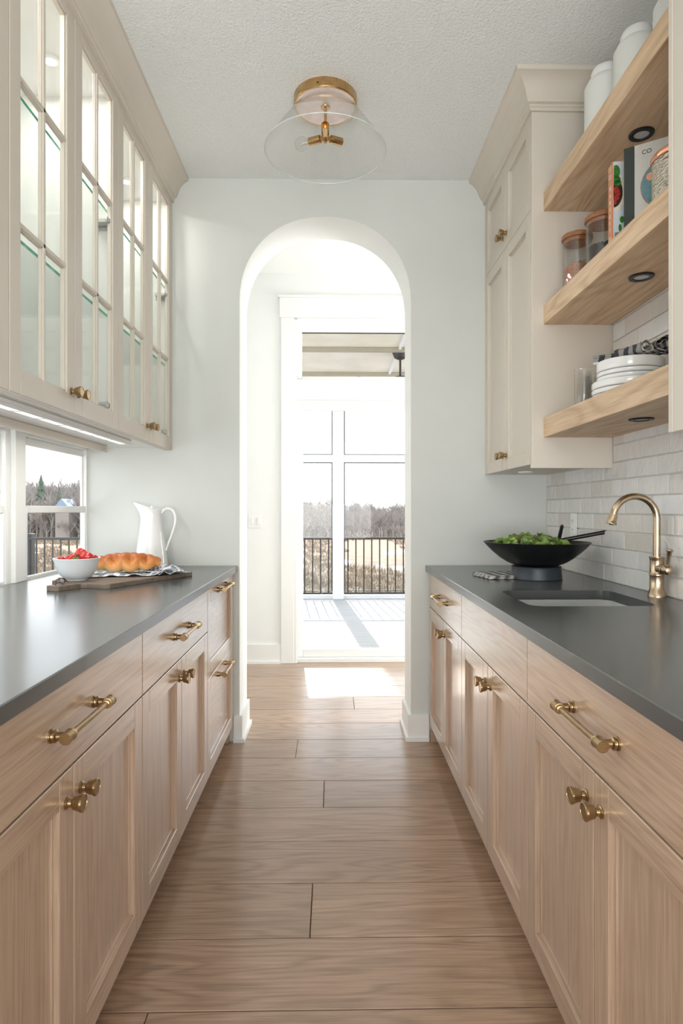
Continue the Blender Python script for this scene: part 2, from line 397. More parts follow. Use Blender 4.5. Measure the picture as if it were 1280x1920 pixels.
# floor with planks
fl = struct(mb('underfloor').box(-3.2, 3.2, -3.2, 5.0, -0.12, -0.0165).build('floor'))
rows = [-3.2]
ys = [1.482, 1.732, 1.985, 2.236, 2.487, 2.735, 2.985, 3.223, 3.468, 3.708, 3.951]
y = 1.482
pre = []
while y > -3.1: y -= 0.248; pre.append(y)
ys = sorted(pre) + ys
y = ys[-1]
while y < 4.80: y += 0.246; ys.append(y)
joints = {1.482: None}
jx = {ys.index(1.482) - 1: [-0.442], ys.index(1.732): [-0.064], ys.index(2.487): [-0.037], ys.index(2.985): [-0.181], ys.index(3.708): [0.132], ys.index(3.951): [-1.5, 1.4]}
for i in range(len(ys) - 1):
    y0, y1 = ys[i], min(ys[i + 1], 4.99)
    lim = 0.62 if 0.5 < y1 and y1 < 3.25 else 3.2
    if y0 < 0.7: lim = 1.9
    js = [j for j in jx.get(i, []) if abs(j) < lim]
    if not js and lim > 1 : js = [(-0.9, 0.7, 1.3)[i % 3]] if y1 < 3 else ([(-0.95, 0.9)[i % 2]])
    xs = [-lim] + js + [lim]
    for a, b in zip(xs, xs[1:]):
        mb('plank').box(a + 0.0011, b - 0.0011, y0 + 0.0016, y1 - 0.0016, -0.016, 0, 0.0012).build('plank', fl)

# ceilings
struct(mb('ceil').box(-3.2, 3.2, -3.2, WB, CEIL, CEIL + 0.1).build('ceiling'))
struct(mb('hallwall').box(-1.35, 3.2, WB - 0.001, 5.0, 3.06, 3.16).build('ceiling_hall'))

# far wall with arch
def arch_poly(x0, x1, ztop, ax0, ax1, az, n=28):
    r = (ax1 - ax0) / 2; cx = (ax0 + ax1) / 2; zs = az - r
    pts = [(x0, 0), (ax0, 0)]
    for i in range(n + 1):
        a = PI - PI * i / n
        ex = 0.93
        pts.append((cx + r * math.copysign(abs(math.cos(a)) ** ex, math.cos(a)), zs + r * abs(math.sin(a)) ** ex))
    pts += [(ax1, 0), (x1, 0), (x1, ztop), (x0, ztop)]
    return pts
AX0, AX1, AZ = -0.4845, 0.410, 2.7355
far = mb('wall', 'hallwall')
poly = arch_poly(XLW - 0.034, 3.2, CEIL, AX0, AX1, AZ)
n = len(poly)
V = [(x, W, z) for x, z in poly] + [(x, WB, z) for x, z in poly]
far.add(V, [tuple(range(n))], 0)
far.add(V, [tuple(reversed(range(n, 2 * n)))] + [(i, i + n, (i + 1) % n + n, (i + 1) % n) for i in range(n)], 1)
struct(far.build('wall_far'))
struct(mb('hallwall').box(-1.35, 3.2, WB - .02, WB, CEIL, 3.06).build('wall_hall_front'))

# arch baseboards
def baseboard(name, poly_pts, h=0.135, th=0.016):
    """poly_pts: path in plan; board on the left-hand side offset"""
    b = mb('white')
    m = len(poly_pts)
    def off(d):
        res = []
        for i in range(m):
            p = Vector(poly_pts[i])
            ds = []
            if i > 0: ds.append((Vector(poly_pts[i]) - Vector(poly_pts[i - 1])).normalized())
            if i < m - 1: ds.append((Vector(poly_pts[i + 1]) - Vector(poly_pts[i])).normalized())
            ns = [Vector((-q.y, q.x)) for q in ds]
            nn = sum(ns, Vector((0, 0)))
            nn = nn / max(0.3, nn.dot(ns[0]) ) if len(ns) > 1 else nn
            res.append(p + nn * d)
        return res
    def ribbon(d, z0, z1):
        A = off(0); B = off(d)
        for i in range(m - 1):
            P = [A[i], A[i + 1], B[i + 1], B[i]]
            V = [(p.x, p.y, z) for z in (z0, z1) for p in P]
            b.add(V, [(0, 1, 2, 3), (4, 5, 6, 7), (0, 1, 5, 4), (1, 2, 6, 5), (2, 3, 7, 6), (3, 0, 4, 7)])
    ribbon(th, 0.0, h); ribbon(th + 0.013, 0.0, 0.02)
    return struct(b.build(name, angle=None))
baseboard('baseboard_left', [(AX0, WB), (AX0, W), (XLF + 0.015, W)][::-1][::-1] if False else [(XLF + .002, W), (AX0, W), (AX0, WB + 0.0)][::-1])
baseboard('baseboard_right', [(XRF - .002, W), (AX1, W), (AX1, WB)])

# right wall (grout) and tiles
rw = mb('grout', 'wall')
rw.box(XRW, XRW + 0.12, 0.3, W, 0.0, CEIL, mi=0)
rw = struct(rw.build('wall_right', angle=None))
struct(mb('wall').box(1.13, 3.2, 0.2, 0.3, 0, CEIL).build('wall_right_return', angle=None))
struct(mb('wall').box(3.2, 3.3, -3.2, 0.3, 0, CEIL).build('wall_kitchen_right', angle=None))
struct(mb('wall').box(-3.3, -3.2, -3.2, 0.3, 0, CEIL).build('wall_kitchen_left', angle=None))
struct(mb('wall').box(-3.2, -1.27, 0.2, 0.3, 0, CEIL).build('wall_left_return', angle=None))
struct(mb('wall').box(-3.2, 3.2, -3.3, -3.2, 0, CEIL).build('wall_back', angle=None))
RH = 0.0687; TL = 0.208
tile_me = {}
def tile_mesh(l):
    k = round(l, 3)
    if k not in tile_me:
        tile_me[k] = mb('tile').box(-0.007, 0, 0, l - 0.0035, 0, RH - 0.0035, 0.0018).mesh('tile')
    return tile_me[k]
rowi = 0; z = CT + 0.001
while z < 2.38:
    ylo, yhi = (1.0, W) if z < 1.36 else (1.44, 2.445)
    off = (rowi % 2) * 0.5 * TL + 0.03 + (0.03 if rowi % 3 == 0 else 0)
    y = W - off
    segs = [(y, W)] if off > 0.02 else []
    while y > 0.9: segs.append((y - TL, y)); y -= TL
    for a, b in segs:
        a, b = max(a, ylo), min(b, yhi)
        if b - a < 0.012: continue
        link('tile', tile_mesh(b - a), rw, (XRW, a + .0017, z))
    z += RH; rowi += 1

# left wall with window opening
WY0, WY1, WZ0, WZ1 = 0.95, 3.205, CT, 1.53
lw = mb('hallwall')
lw.box(XLW - 0.035, XLW, 0.3, 5.0, 0, WZ0 - 0.03); lw.box(XLW - 0.035, XLW, 0.3, 5.0, WZ1, 3.16)
lw.box(XLW - 0.035, XLW, 0.3, WY0, WZ0 - 0.03, WZ1); lw.box(XLW - 0.035, XLW, WY1, 5.0, WZ0 - 0.03, WZ1)
struct(lw.build('wall_left', angle=None))
# window_2: double-hung windows in the left wall
def sash_window(name, y0, y1, z0, z1):
    f = mb('white'); xs = XLW
    f.box(xs - 0.034, xs - 0.0, y0, y0 + 0.035, z0, z1, 0.002); f.box(xs - 0.034, xs - 0.0, y1 - 0.010, y1, z0, z1, 0.002)
    f.box(xs - 0.034, xs - 0.001, y0 + .036, y1 - .011, z0 - 0.028, z0 + 0.0, 0.002); f.box(xs - 0.034, xs, y0 + .036, y1 - .011, z1 - 0.02, z1, 0.002)
    f.box(xs + 0.0, xs + 0.014, y0 - .075, y0 + 0.02, z0, z1, 0.002)
    f.box(xs + 0.014, xs + 0.02, y0 - .075, y0 - 0.055, z0, z1, 0.002)
    fr = struct(f.build(name))
    zm = 1.2066
    for nm, zz0, zz1, xo, s0 in (('lower_sash', z0 + .001, zm + 0.016, 0.004, 0.036), ('upper_sash', zm - 0.016, z1 - 0.02, 0.0185, 0.048)):
        s = mb('white'); st = s0; s2 = 0.005
        ya, yb = y0 + 0.036, y1 - 0.011
        s.box(xs - xo - 0.0135, xs - xo, ya, ya + st, zz0, zz1, 0.003); s.box(xs - xo - 0.0135, xs - xo, yb - s2, yb, zz0, zz1, 0.003)
        s.box(xs - xo - 0.0135, xs - xo, ya + st, yb - s2, zz1 - 0.032, zz1, 0.003)
        s.box(xs - xo - 0.0135, xs - xo, ya + st, yb - s2, zz0, zz0 + (0.032 if nm == 'upper_sash' else 0.012), 0.003)
        so = s.build(nm, fr)
        g = mb('glass'); xg = xs - xo - 0.007
        g.add([(xg, ya + st, zz0 + .01), (xg, yb - s2, zz0 + .01), (xg, yb - s2, zz1 - .03), (xg, ya + st, zz1 - .03)], [(0, 1, 2, 3)])
        g.build('glass_pane', so, angle=None)
        d = mb('darkmetal'); d.box(xg - 0.004, xg + 0.004, ya + st - .001, ya + st + 0.004, zz0 + .01, zz1 - .03)
        d.build('glazing_gasket', so, angle=None)
    return fr
sash_window('window_2', 2.52, 3.205, WZ0, WZ1)
sash_window('window_3', 1.02, 2.42, WZ0, WZ1)
struct(mb('white').box(XLW - 0.034, XLW + 0.0, 2.421, 2.519, CT, WZ1, 0.002).build('trim_window_mullion'))
# hall walls
hw = mb('hallwall')
DX0, DX1, DZ1 = -0.300, 1.75, 2.69
hw.box(XLW, DX0, HY, HY + 0.16, 0, 3.06); hw.box(DX0, DX1, HY, HY + 0.16, DZ1, 3.06); hw.box(DX1, 3.2, HY, HY + 0.16, 0, 3.06)
struct(hw.build('wall_hall', angle=None))
struct(mb('hallwall').box(3.2, 3.3, 0.3, 5.0, 0, 3.06).build('wall_hall_right', angle=None))
# ------------------------------------------------------------------ hall door casing, transom, sliding door
cs = mb('white')
def pxh(px): return (px - 642.4) / 1152 * HY + 0.0166 * HY
def pzh(py): return CAMZ + (955 - py) / 1152 * HY
xo = pxh(527); xi = pxh(551)
cs.box(xo, xi, HY - 0.02, HY, 0, pzh(597), 0.003)
cs.box(DX1 - 0.0, DX1 + 0.1, HY - 0.02, HY, 0, pzh(597), 0.003)
cs.box(xo - 0.012, DX1 + 0.115, HY - 0.026, HY, pzh(597), pzh(560), 0.003)
cs.box(xo - 0.022, DX1 + 0.125, HY - 0.036, HY, pzh(560), pzh(556), 0.002)
struct(cs.build('trim_door'))
baseboard('baseboard_hall', [(XLW, HY), (xo, HY)][::-1], h=pzh(1207))
# jambs + mullion
jm = mb('white')
jm.box(xi - 0.001, xi + 0.025, HY - 0.018, HY + 0.14, 0, DZ1, 0.003)
jm.box(DX1 - 0.03, DX1, HY - 0.018, HY + 0.14, 0, DZ1, 0.003)
jm.box(xi, DX1, HY - 0.02, HY + 0.13, pzh(750), pzh(712), 0.003)
jm.box(xi + .025, DX1 - .03, HY + 0.01, HY + 0.13, pzh(758), pzh(750), 0.003)
jm.box(xi + .025, DX1 - .03, HY - 0.01, HY + 0.13, pzh(606), pzh(597), 0.003)
struct(jm.build('trim_mullion'))
YD = HY + 0.06
def pxd(px, Y=YD): return (px - 642.4) / 1152 * Y + 0.0166 * Y
def pzd(py, Y=YD): return CAMZ + (955 - py) / 1152 * Y
tr = mb('white')
tx0, tx1 = xi + .025, DX1 - .03
gx0 = pxd(566)
tr.box(tx0, gx0, YD - 0.02, YD + 0.03, pzd(712), pzd(606), 0.004); tr.box(tx1 - 0.05, tx1, YD - 0.02, YD + 0.03, pzd(712), pzd(606), 0.004)
tr.box(gx0, tx1 - .05, YD - 0.02, YD + 0.03, pzd(624), pzd(604), 0.004); tr.box(gx0, tx1 - .05, YD - 0.02, YD + 0.03, pzd(713), pzd(707), 0.004)
w1 = struct(tr.build('window_1'))
g = mb('glass'); g.add([(gx0, YD, pzd(707)), (tx1 - .05, YD, pzd(707)), (tx1 - .05, YD, pzd(624)), (gx0, YD, pzd(624))], [(0, 1, 2, 3)]); g.build('glass_pane', w1, angle=None)
mb('darkmetal').box(gx0, tx1 - .05, YD - 0.006, YD + 0.006, pzd(625.5), pzd(624)).build('glazing_gasket', w1, angle=None)
dr = mb('white')
dx0 = tx0; gx0 = pxd(568); zt = pzd(770); zb = pzd(1216)
def leaf(x0, x1, yy, name, glassn):
    f = mb('white'); st = gx0 - dx0
    f.box(x0, x0 + st, yy - 0.02, yy + 0.02, 0.035, pzd(757.5), 0.004); f.box(x1 - st, x1, yy - 0.02, yy + 0.02, 0.035, pzd(757.5), 0.004)
    f.box(x0 + st, x1 - st, yy - 0.02, yy + 0.02, zt, pzd(757.5), 0.004); f.box(x0 + st, x1 - st, yy - 0.02, yy + 0.02, 0.035, zb, 0.004)
    return f, (x0 + st, x1 - st)
d1 = mb('white'); d1.box(tx0, tx1, HY + 0.005, HY + 0.14, 0.0, 0.034, 0.003)
d1 = struct(d1.build('door_1'))
xm = (tx0 + tx1) / 2
for a, b, yy in ((tx0, xm + 0.03, YD), (xm - 0.03, tx1, YD + 0.05)):
    f, (ga, gb) = leaf(a, b, yy, '', '')
    fo = f.build('sliding_panel', d1)
    g = mb('glass'); g.add([(ga, yy, zb), (gb, yy, zb), (gb, yy, zt), (ga, yy, zt)], [(0, 1, 2, 3)]); g.build('glass_pane', fo, angle=None)
h = mb('white'); hx = pxd(559); 
h.box(hx - 0.016, hx + 0.012, YD - 0.032, YD - 0.02, pzd(1030), pzd(974), 0.004)
h.tube([(hx + .006, YD - .03, pzd(982)), (hx + .014, YD - .055, pzd(990)), (hx + .016, YD - .06, pzd(1002)), (hx + .014, YD - .055, pzd(1014)), (hx + .006, YD - .03, pzd(1022))], 0.007, 8)
h.build('handle', d1)
# switch plate
sw = mb('white')
tag(sw.box(pxh(466), pxh(491), HY - 0.006, HY, pzh(990), pzh(963), 0.002).build('switch_plate'), 'white double light switch plate on the hall wall left of the glass door', 'light switch')
swo = bpy.data.objects['switch_plate']
for px in (473, 485): mb('white').box(pxh(px) - .008, pxh(px) + .008, HY - 0.011, HY - 0.006, pzh(983), pzh(970), 0.002).build('switch_toggle', swo)

# ------------------------------------------------------------------ hardware
def knob_mb(sgn, k='brass'):
    """knob on face x=0 pointing sgn*X, centred y=0 z=0"""
    prof = [(0.0, 0), (0.0118, 0), (0.0124, 0.001), (0.0124, 0.003), (0.0105, 0.0045), (0.0085, 0.0055), (0.0080, 0.0115), (0.0095, 0.0125), (0.0105, 0.0135), (0.0125, 0.0150), (0.0160, 0.029), (0.0172, 0.0295), (0.0172, 0.0335), (0.0162, 0.0345), (0.0146, 0.0345), (0.0142, 0.0335), (0.0, 0.0332)]
    b = mb(k); b.lathe(prof, 28, mat=RY(sgn * PI / 2)); return b
KN = {s: knob_mb(s).mesh('knob') for s in (1, -1)}
def pull_mesh(sgn):
    b = mb('brass'); c = 0.101; p = 0.033
    for y in (-c, c):
        b.lathe([(0, 0), (0.0128, 0), (0.0128, 0.0035), (0.0105, 0.0045), (0.0100, 0.0065), (0.0118, 0.0072), (0.0118, 0.0105), (0.0095, 0.0118), (0.0078, 0.0125), (0.0075, p), (0, p)], 24, mat=T(0, y, 0) @ RY(sgn * PI / 2))
        sy = 1 if y > 0 else -1
        b.lathe([(0, -0.020), (0.0072, -0.020), (0.0084, -0.0195), (0.0084, -0.0155), (0.0074, -0.015), (0.0074, -0.0125), (0.0112, -0.012), (0.0116, -0.0105), (0.0116, -0.008), (0.0106, -0.0072), (0.0106, 0.0115), (0.0116, 0.0122), (0.0116, 0.0150), (0.0108, 0.016), (0, 0.016)], 24, mat=T(sgn * p, y, 0) @ RX(-sy * PI / 2))
    b.tube([(sgn * p, -c, 0), (sgn * p, c, 0)], 0.0058, 16)
    return b.mesh('pull')
PU = {s: pull_mesh(s) for s in (1, -1)}
def knob(parent, x, y, z, s): return link('knob', KN[s], parent, (x, y, z))
def pull(parent, x, y, z, s): return link('pull_handle', PU[s], parent, (x, y, z))

# ------------------------------------------------------------------ base cabinets
G = 0.0019
def shaker(parent, name, xf, s, y0, y1, z0, z1, stile=0.062, rail=0.062, th=0.02, mats=('oakv', 'oakh'), pmat='oakv', horiz=False):
    """door front at x=xf facing s (+1 => +X). coordinates relative to the parent"""
    b = mb(*mats); xb = xf - s * th; c = 0.0018
    b.box(xb, xf, y0, y0 + stile, z0, z1, c, 0); b.box(xb, xf, y1 - stile, y1, z0, z1, c, 0)
    b.box(xb, xf, y0 + stile, y1 - stile, z0, z0 + rail, c, 1); b.box(xb, xf, y0 + stile, y1 - stile, z1 - rail, z1, c, 1)
    # stepped bead round the opening
    q = 0.007; xq = xf - s * 0.0115
    ya, yb, za, zb = y0 + stile, y1 - stile, z0 + rail, z1 - rail
    b.box(xb, xq, ya, ya + q, za, zb, 0.0012, 0); b.box(xb, xq, yb - q, yb, za, zb, 0.0012, 0)
    b.box(xb, xq, ya + q, yb - q, za, za + q, 0.0012, 1); b.box(xb, xq, ya + q, yb - q, zb - q, zb, 0.0012, 1)
    d = b.build(name, parent)
    xp = xf - s * 0.0155
    pm = MB([M[pmat]]); pm.box(xb, xp, ya + 0.0065, yb - 0.0065, za + 0.0065, zb - 0.0065, 0.0005)
    pm.build('panel', d)
    return d
def base_cabinet(side, y0, y1, kind, label):
    xf, s = (XLF, 1) if side == 'L' else (XRF, -1)
    xw = XLW if side == 'L' else XRW
    cx = (xf + xw) / 2; cy = (y0 + y1) / 2
    th = thing('base_cabinet', label, 'cabinet', (cx, cy, 0), 0)
    def R(x): return x - cx
    Y0, Y1 = y0 - cy, y1 - cy; F = R(xf); Bk = R(xw) + s * 0.003; C = F - s * 0.0205
    c = mb('oakv', 'oakh', 'blackgap')
    zb = 0.095
    c.box(Bk, C, Y0 + .0005, Y0 + 0.018, zb, CB - .001, 0, 0); c.box(Bk, C, Y1 - 0.018, Y1 - .0005, zb, CB - .001, 0, 0)
    c.box(Bk, C, Y0 + .018, Y1 - .018, zb, zb + 0.018, 0, 1)
    c.box(Bk, Bk + s * 0.01, Y0 + .018, Y1 - .018, zb + .018, CB - .001, 0, 1)
    c.box(C - s * .06, C, Y0 + .018, Y1 - .018, CB - 0.02, CB - .001, 0, 1)
    c.box(C - s * 0.004, C - s * 0.001, Y0 + .018, Y1 - .018, zb + .018, CB - .02, 0, 2)
    # toe kick
    c.box(F - s * 0.085, F - s * 0.067, Y0 + .0005, Y1 - .0005, 0.0, zb, 0, 1)
    c.build('carcass', th, angle=None)
    top = CB - 0.004; bot = 0.088
    a, b = Y0 + G, Y1 - G; m = 0.0
    if kind == 'drawers':
        for z0, z1 in ((bot, 0.4985), (0.5015, top)):
            d = shaker(th, 'drawer', F, s, a, b - 0.018, z0, z1, mats=('oakv', 'oakh'), pmat='oakh')
            pull(d, F, (a + b) / 2, z1 - 0.031, s)
        f = mb('oakv'); f.box(F - s * 0.02, F - s * .002, b - 0.0165, b, bot, top, 0.001); f.build('filler', th)
    else:
        zs = 0.700
        d = mb('oakh'); d.box(F - s * 0.02, F, a, b, zs + 0.0022, top, 0.0018)
        d = d.build('false_front' if kind == 'sink' else 'drawer', th)
        if kind != 'sink': pull(d, F, 0, (zs + top) / 2 + 0.003, s)
        d1 = shaker(th, 'door', F, s, a, -G, bot, zs - 0.0022); d2 = shaker(th, 'door', F, s, G, b, bot, zs - 0.0022)
        knob(d1, F, -0.034, zs - 0.062, s); knob(d2, F, 0.034, zs - 0.062, s)
    return th
base_cabinet('L', 0.79, 1.674, 'std', 'oak base cabinet nearest on the left run, one wide drawer over two doors')
base_cabinet('L', 1.674, 2.541, 'std', 'oak base cabinet in the middle of the left run, drawer over two doors')
base_cabinet('L', 2.541, 3.196, 'drawers', 'oak base cabinet with two deep framed drawers beside the arch, left run')
base_cabinet('R', 0.775, 1.587, 'std', 'oak base cabinet nearest on the right run, long brass pull over two doors')
base_cabinet('R', 1.587, 2.399, 'sink', 'oak sink base cabinet with a plain false front above two doors')
base_cabinet('R', 2.399, 3.196, 'std', 'oak base cabinet at the far end of the right run beside the arch')
# furniture feet at the wall end
for s, xf in ((1, XLF), (-1, XRF)):
    b = mb('oakv'); x = xf - s * 0.03
    b.box(x - .028, x + .012 if s > 0 else x + .028, W - 0.04, W - 0.0015, 0, 0.055, 0.002); b.box(x - .02, x + .02, W - 0.034, W - 0.0015, 0.055, 0.087, 0.002)
    tag(b.build('cabinet_foot'), 'small oak foot under the %s cabinet run against the arch wall' % ('left' if s > 0 else 'right'), 'cabinet foot')

# ------------------------------------------------------------------ worktops
ct = mb('stone'); ct.box(XLW + 0.001, -0.4945, 0.6, W - 0.001, CB, CT, 0.0022)
tag(ct.build('countertop'), 'dark grey stone worktop on the left, holding pitcher, bread and strawberries', 'countertop')
def rrect(x0, x1, y0, y1, r, n=6):
    P = []
    for cx, cy, a0 in ((x1 - r, y1 - r, 0), (x0 + r, y1 - r, PI / 2), (x0 + r, y0 + r, PI), (x1 - r, y0 + r, 1.5 * PI)):
        for i in range(n + 1):
            a = a0 + PI / 2 * i / n; P.append((cx + r * math.cos(a), cy + r * math.sin(a)))
    return P
SX0, SX1, SY0, SY1 = 0.600, 0.995, 1.845, 2.205
def holed(x0, x1, y0, y1, hole, z0, z1, mat, c=0.0022):
    bm = bmesh.new()
    def ring(P, z): return [bm.verts.new((x, y, z)) for x, y in P]
    oc = [(x0 + c, y0 + c), (x1 - c, y0 + c), (x1 - c, y1 - c), (x0 + c, y1 - c)]
    oo = [(x0, y0), (x1, y0), (x1, y1), (x0, y1)]
    ot = ring(oc, z1); o2 = ring(oo, z1 - c); o3 = ring(oo, z0 + c); ob = ring(oc, z0)
    it = ring(hole, z1); ib = ring(hole, z0)
    def loop_e(L): return [bm.edges.new((L[i], L[(i + 1) % len(L)])) for i in range(len(L))]
    et = loop_e(ot) + loop_e(it); bmesh.ops.triangle_fill(bm, edges=et, use_beauty=True, use_dissolve=False)
    eb = loop_e(ob) + loop_e(ib); bmesh.ops.triangle_fill(bm, edges=eb, use_beauty=True, use_dissolve=False)
    for A, B in ((ot, o2), (o2, o3), (o3, ob), (it, ib)):
        for i in range(len(A)):
            j = (i + 1) % len(A); bm.faces.new((A[i], A[j], B[j], B[i]))
    bmesh.ops.recalc_face_normals(bm, faces=bm.faces)
    me = bpy.data.meshes.new('slab'); bm.to_mesh(me); bm.free(); me.materials.append(mat); return me
hole = rrect(SX0, SX1, SY0, SY1, 0.045)
tag(link('countertop', holed(0.4855, XRW - 0.0085, 0.6, W - 0.001, hole, CB, CT, M['stone'])), 'dark grey stone worktop on the right with a cut-out for the sink', 'countertop')
# sink basin
bm = bmesh.new()
def sring(g, z, r): return [bm.verts.new((x, y, z)) for x, y in rrect(SX0 - g, SX1 + g, SY0 - g, SY1 + g, r)]
R_ = [sring(0.02, CB - .0012, .05), sring(-0.001, CB - .0012, .045), sring(-0.004, CB - 0.012, .045), sring(-0.012, CB - 0.16, .045), sring(-0.05, CB - 0.185, .05)]
for A, B in zip(R_, R_[1:]):
    for i in range(len(A)): j = (i + 1) % len(A); bm.faces.new((A[i], A[j], B[j], B[i]))
bm.faces.new(R_[-1])
bmesh.ops.solidify(bm, geom=bm.faces[:], thickness=0.0)
me = bpy.data.meshes.new('sink'); bmesh.ops.recalc_face_normals(bm, faces=bm.faces); bm.to_mesh(me); bm.free(); me.materials.append(M['ceramic2'])
for p in me.polygons: p.use_smooth = True
me.set_sharp_from_angle(angle=0.7)
sk = thing('sink', 'white undermount sink sunk in the right dark stone worktop', 'sink', (0, 0, 0))
link('basin', me, sk)
mb('bronze').lathe([(0, .004), (.03, .004), (.042, .001), (.042, -.0), (0, 0)], 24, mat=T((SX0 + SX1) / 2, (SY0 + SY1) / 2, CB - .184)).build('drain', sk)

# ------------------------------------------------------------------ upper cabinets
DZ0, DZT = 1.513, 2.803
def glass_door(parent, xf, s, y0, y1, stile=0.057):
    b = mb('greige'); xb = xf - s * 0.02; c = 0.0018; z0, z1 = DZ0, DZT; zr0, zr1 = 0.064, 0.042
    b.box(xb, xf, y0, y0 + stile, z0, z1, c); b.box(xb, xf, y1 - stile, y1, z0, z1, c)
    b.box(xb, xf, y0 + stile, y1 - stile, z0, z0 + zr0, c); b.box(xb, xf, y0 + stile, y1 - stile, z1 - zr1, z1, c)
    ya, yb, za, zb = y0 + stile, y1 - stile, z0 + zr0, z1 - zr1; q = 0.006; xq = xf - s * 0.006
    b.box(xb, xq, ya, ya + q, za, zb, 0.001); b.box(xb, xq, yb - q, yb, za, zb, 0.001)
    b.box(xb, xq, ya, yb, za, za + q, 0.001); b.box(xb, xq, ya, yb, zb - q, zb, 0.001)
    d = b.build('door', parent); ym = (ya + yb) / 2
    m = mb('greige'); xm0, xm1 = xf - s * 0.018, xf - s * 0.003
    def mun(y_0, y_1, z_0, z_1, vert):
        if vert: m.box(xm0, xm1, y_0, y_1, z_0, z_1, 0.002); m.box(xm0, xm1 - s * .005, y_0 - .004, y_1 + .004, z_0, z_1, 0.001)
        else: m.box(xm0, xm1, y_0, y_1, z_0, z_1, 0.002); m.box(xm0, xm1 - s * .005, y_0, y_1, z_0 - .004, z_1 + .004, 0.001)
    mun(ym - .007, ym + .007, za, zb, True)
    zz = [za + (zb - za) * k / 3 for k in (1, 2)]
    for q_ in zz: mun(ya, yb, q_ - .007, q_ + .007, False)
    m.build('glazing_bars', d)
    lv = [za] + zz + [zb]
    for k in range(3):
        for a, e in ((ya, ym), (ym, yb)):
            g = mb('cabglass'); xg = xf - s * 0.0185
            g.add([(xg, a + .004, lv[k] + .004), (xg, e - .004, lv[k] + .004), (xg, e - .004, lv[k + 1] - .004), (xg, a + .004, lv[k + 1] - .004)], [(0, 1, 2, 3)])
            g.build('glass_pane', d, angle=None)
    return d
def upper_glass(y0, y1, label, hinges=True):
    cx = (XLU + XLW) / 2; cy = (y0 + y1) / 2
    th = thing('wall_cabinet', label, 'cabinet', (cx, cy, DZ0))
    # children coordinates: shift by parent
    off = Vector((-cx, -cy, -DZ0))
    def fix(o): 
        o.location = Vector(o.location) + off; return o
    xb = XLW + 0.002; xc = XLU - 0.0205
    c = mb('greige', 'cabin')
    z0 = DZ0 + 0.012
    c.box(xb, xc, y0 + .0005, y0 + 0.018, z0, 2.83, 0, 1); c.box(xb, xc, y1 - 0.018, y1 - .0005, z0, 2.83, 0, 1)
    c.box(xb, xc, y0 + .018, y1 - .018, z0, z0 + 0.018, 0, 1); c.box(xb, xc, y0 + .018, y1 - .018, 2.80, 2.83, 0, 1)
    c.box(xb, xb + 0.012, y0 + .018, y1 - .018, z0 + .018, 2.80, 0, 1)
    c.box(xc - .02, xc, y0 + .001, y1 - .001, DZ0, z0, 0, 0)
    fix(c.build('carcass', th, angle=None))
    for a, b, kn in ((y0 + G, cy - G, cy - 0.028), (cy + G, y1 - G, cy + 0.028)):
        d = fix(glass_door(th, XLU, 1, a, b))
        knob(d, XLU, kn, 1.583, 1)
        if hinges:
            hy = y1 - 0.05 if kn > cy else y0 + 0.05
            for hz in (2.30, 1.60):
                h = mb('chrome'); sg = 1 if kn > cy else -1
                h.box(xc - .055, xc - .008, hy + sg * .012, hy + sg * .032, hz - .018, hz + .018, .003); h.box(xc - .05, xc + .012, hy - .02, hy + .012, hz - .009, hz + .009, .003)
                h.lathe([(0, 0), (.017, 0), (.017, .006), (0, .006)], 16, mat=T(xc + .004, hy - sg * .012, hz) @ RY(-PI / 2))
                h.build('hinge', d)
    for hz in (2.345, 1.945):
        g = mb('shelfglass', 'glassedge')
        x1 = xc - 0.012
        V = [(x, y, z) for x in (xb + .013, x1) for y in (y0 + .02, y1 - .02) for z in (hz, hz + .0105)]
        g.add(V, [(0, 2, 6, 4), (1, 5, 7, 3)], 0); g.add(V, [(4, 6, 7, 5)], 1)
        fix(g.build('glass_shelf', th, angle=None, fix=False))
    p = mb('white', 'puck_on'); p.lathe([(.022, 0), (.036, 0), (.038, .003), (.038, .006), (0, .006)], 24, 0, cap=False); p.lathe([(0, .001), (.022, .001)], 24, 1, cap=False)
    pz = 2.794; py = cy
    for f in (0.26, 0.74):
        q = link('puck_light', p.mesh('puck_light', fix=False), th, (-1.0, y0 + (y1 - y0) * f, pz)); fix(q)
        l = bpy.data.lights.new('puck_lamp', 'AREA'); l.shape = 'DISK'; l.size = 0.06; l.energy = PUCK_E; l.color = (1.0, 0.98, 0.95)
        lo = bpy.data.objects.new('puck_lamp', l); COL.objects.link(lo); lo.parent = q; lo.location = (0, 0, -0.004)
    return th
PUCK_E = 1.8
upper_glass(2.409, 3.209, 'greige glass-door wall cabinet on the left, against the arch wall')
upper_glass(1.600, 2.409, 'greige glass-door wall cabinet in the middle of the left run, fully in view')
upper_glass(0.790, 1.600, 'greige wall cabinet at the left picture edge, only its frame stile showing', hinges=False)
# back rail + led bars under the cabinets
tag(mb('greige').box(-1.145, -1.128, 0.8, 3.10, 1.492, 1.524, 0.0015).build('light_rail'), 'beige rail below the left wall cabinets above the window', 'trim')
b = mb('chrome'); b.box(-1.134, -1.1275, 3.045, 3.065, 1.503, 1.511, 0.001)
b.build('rail_switch', bpy.data.objects['light_rail'])
lb = thing('under_cabinet_light', 'slim white light bar under the left wall cabinets', 'light', (-0.955, 1.85, DZ0))
b = mb('white'); b.box(-0.028, 0.028, -1.0, 1.0, -.004, 0.0115, 0.003); b.box(.018, .028, -1.0, 1.0, -.012, -.004, .002); b.build('housing', lb)
b = mb('led_on'); b.box(-0.022, 0.012, -0.99, 0.985, -.0075, -.0042, 0.001); b.build('diffuser', lb)
for k in range(12):
    mb('chrome').box(-0.024, 0.014, -.004, .004, -.0095, -.0076, 0.0005).build('clip', lb, (0, -0.9 + k * 0.155, 0))
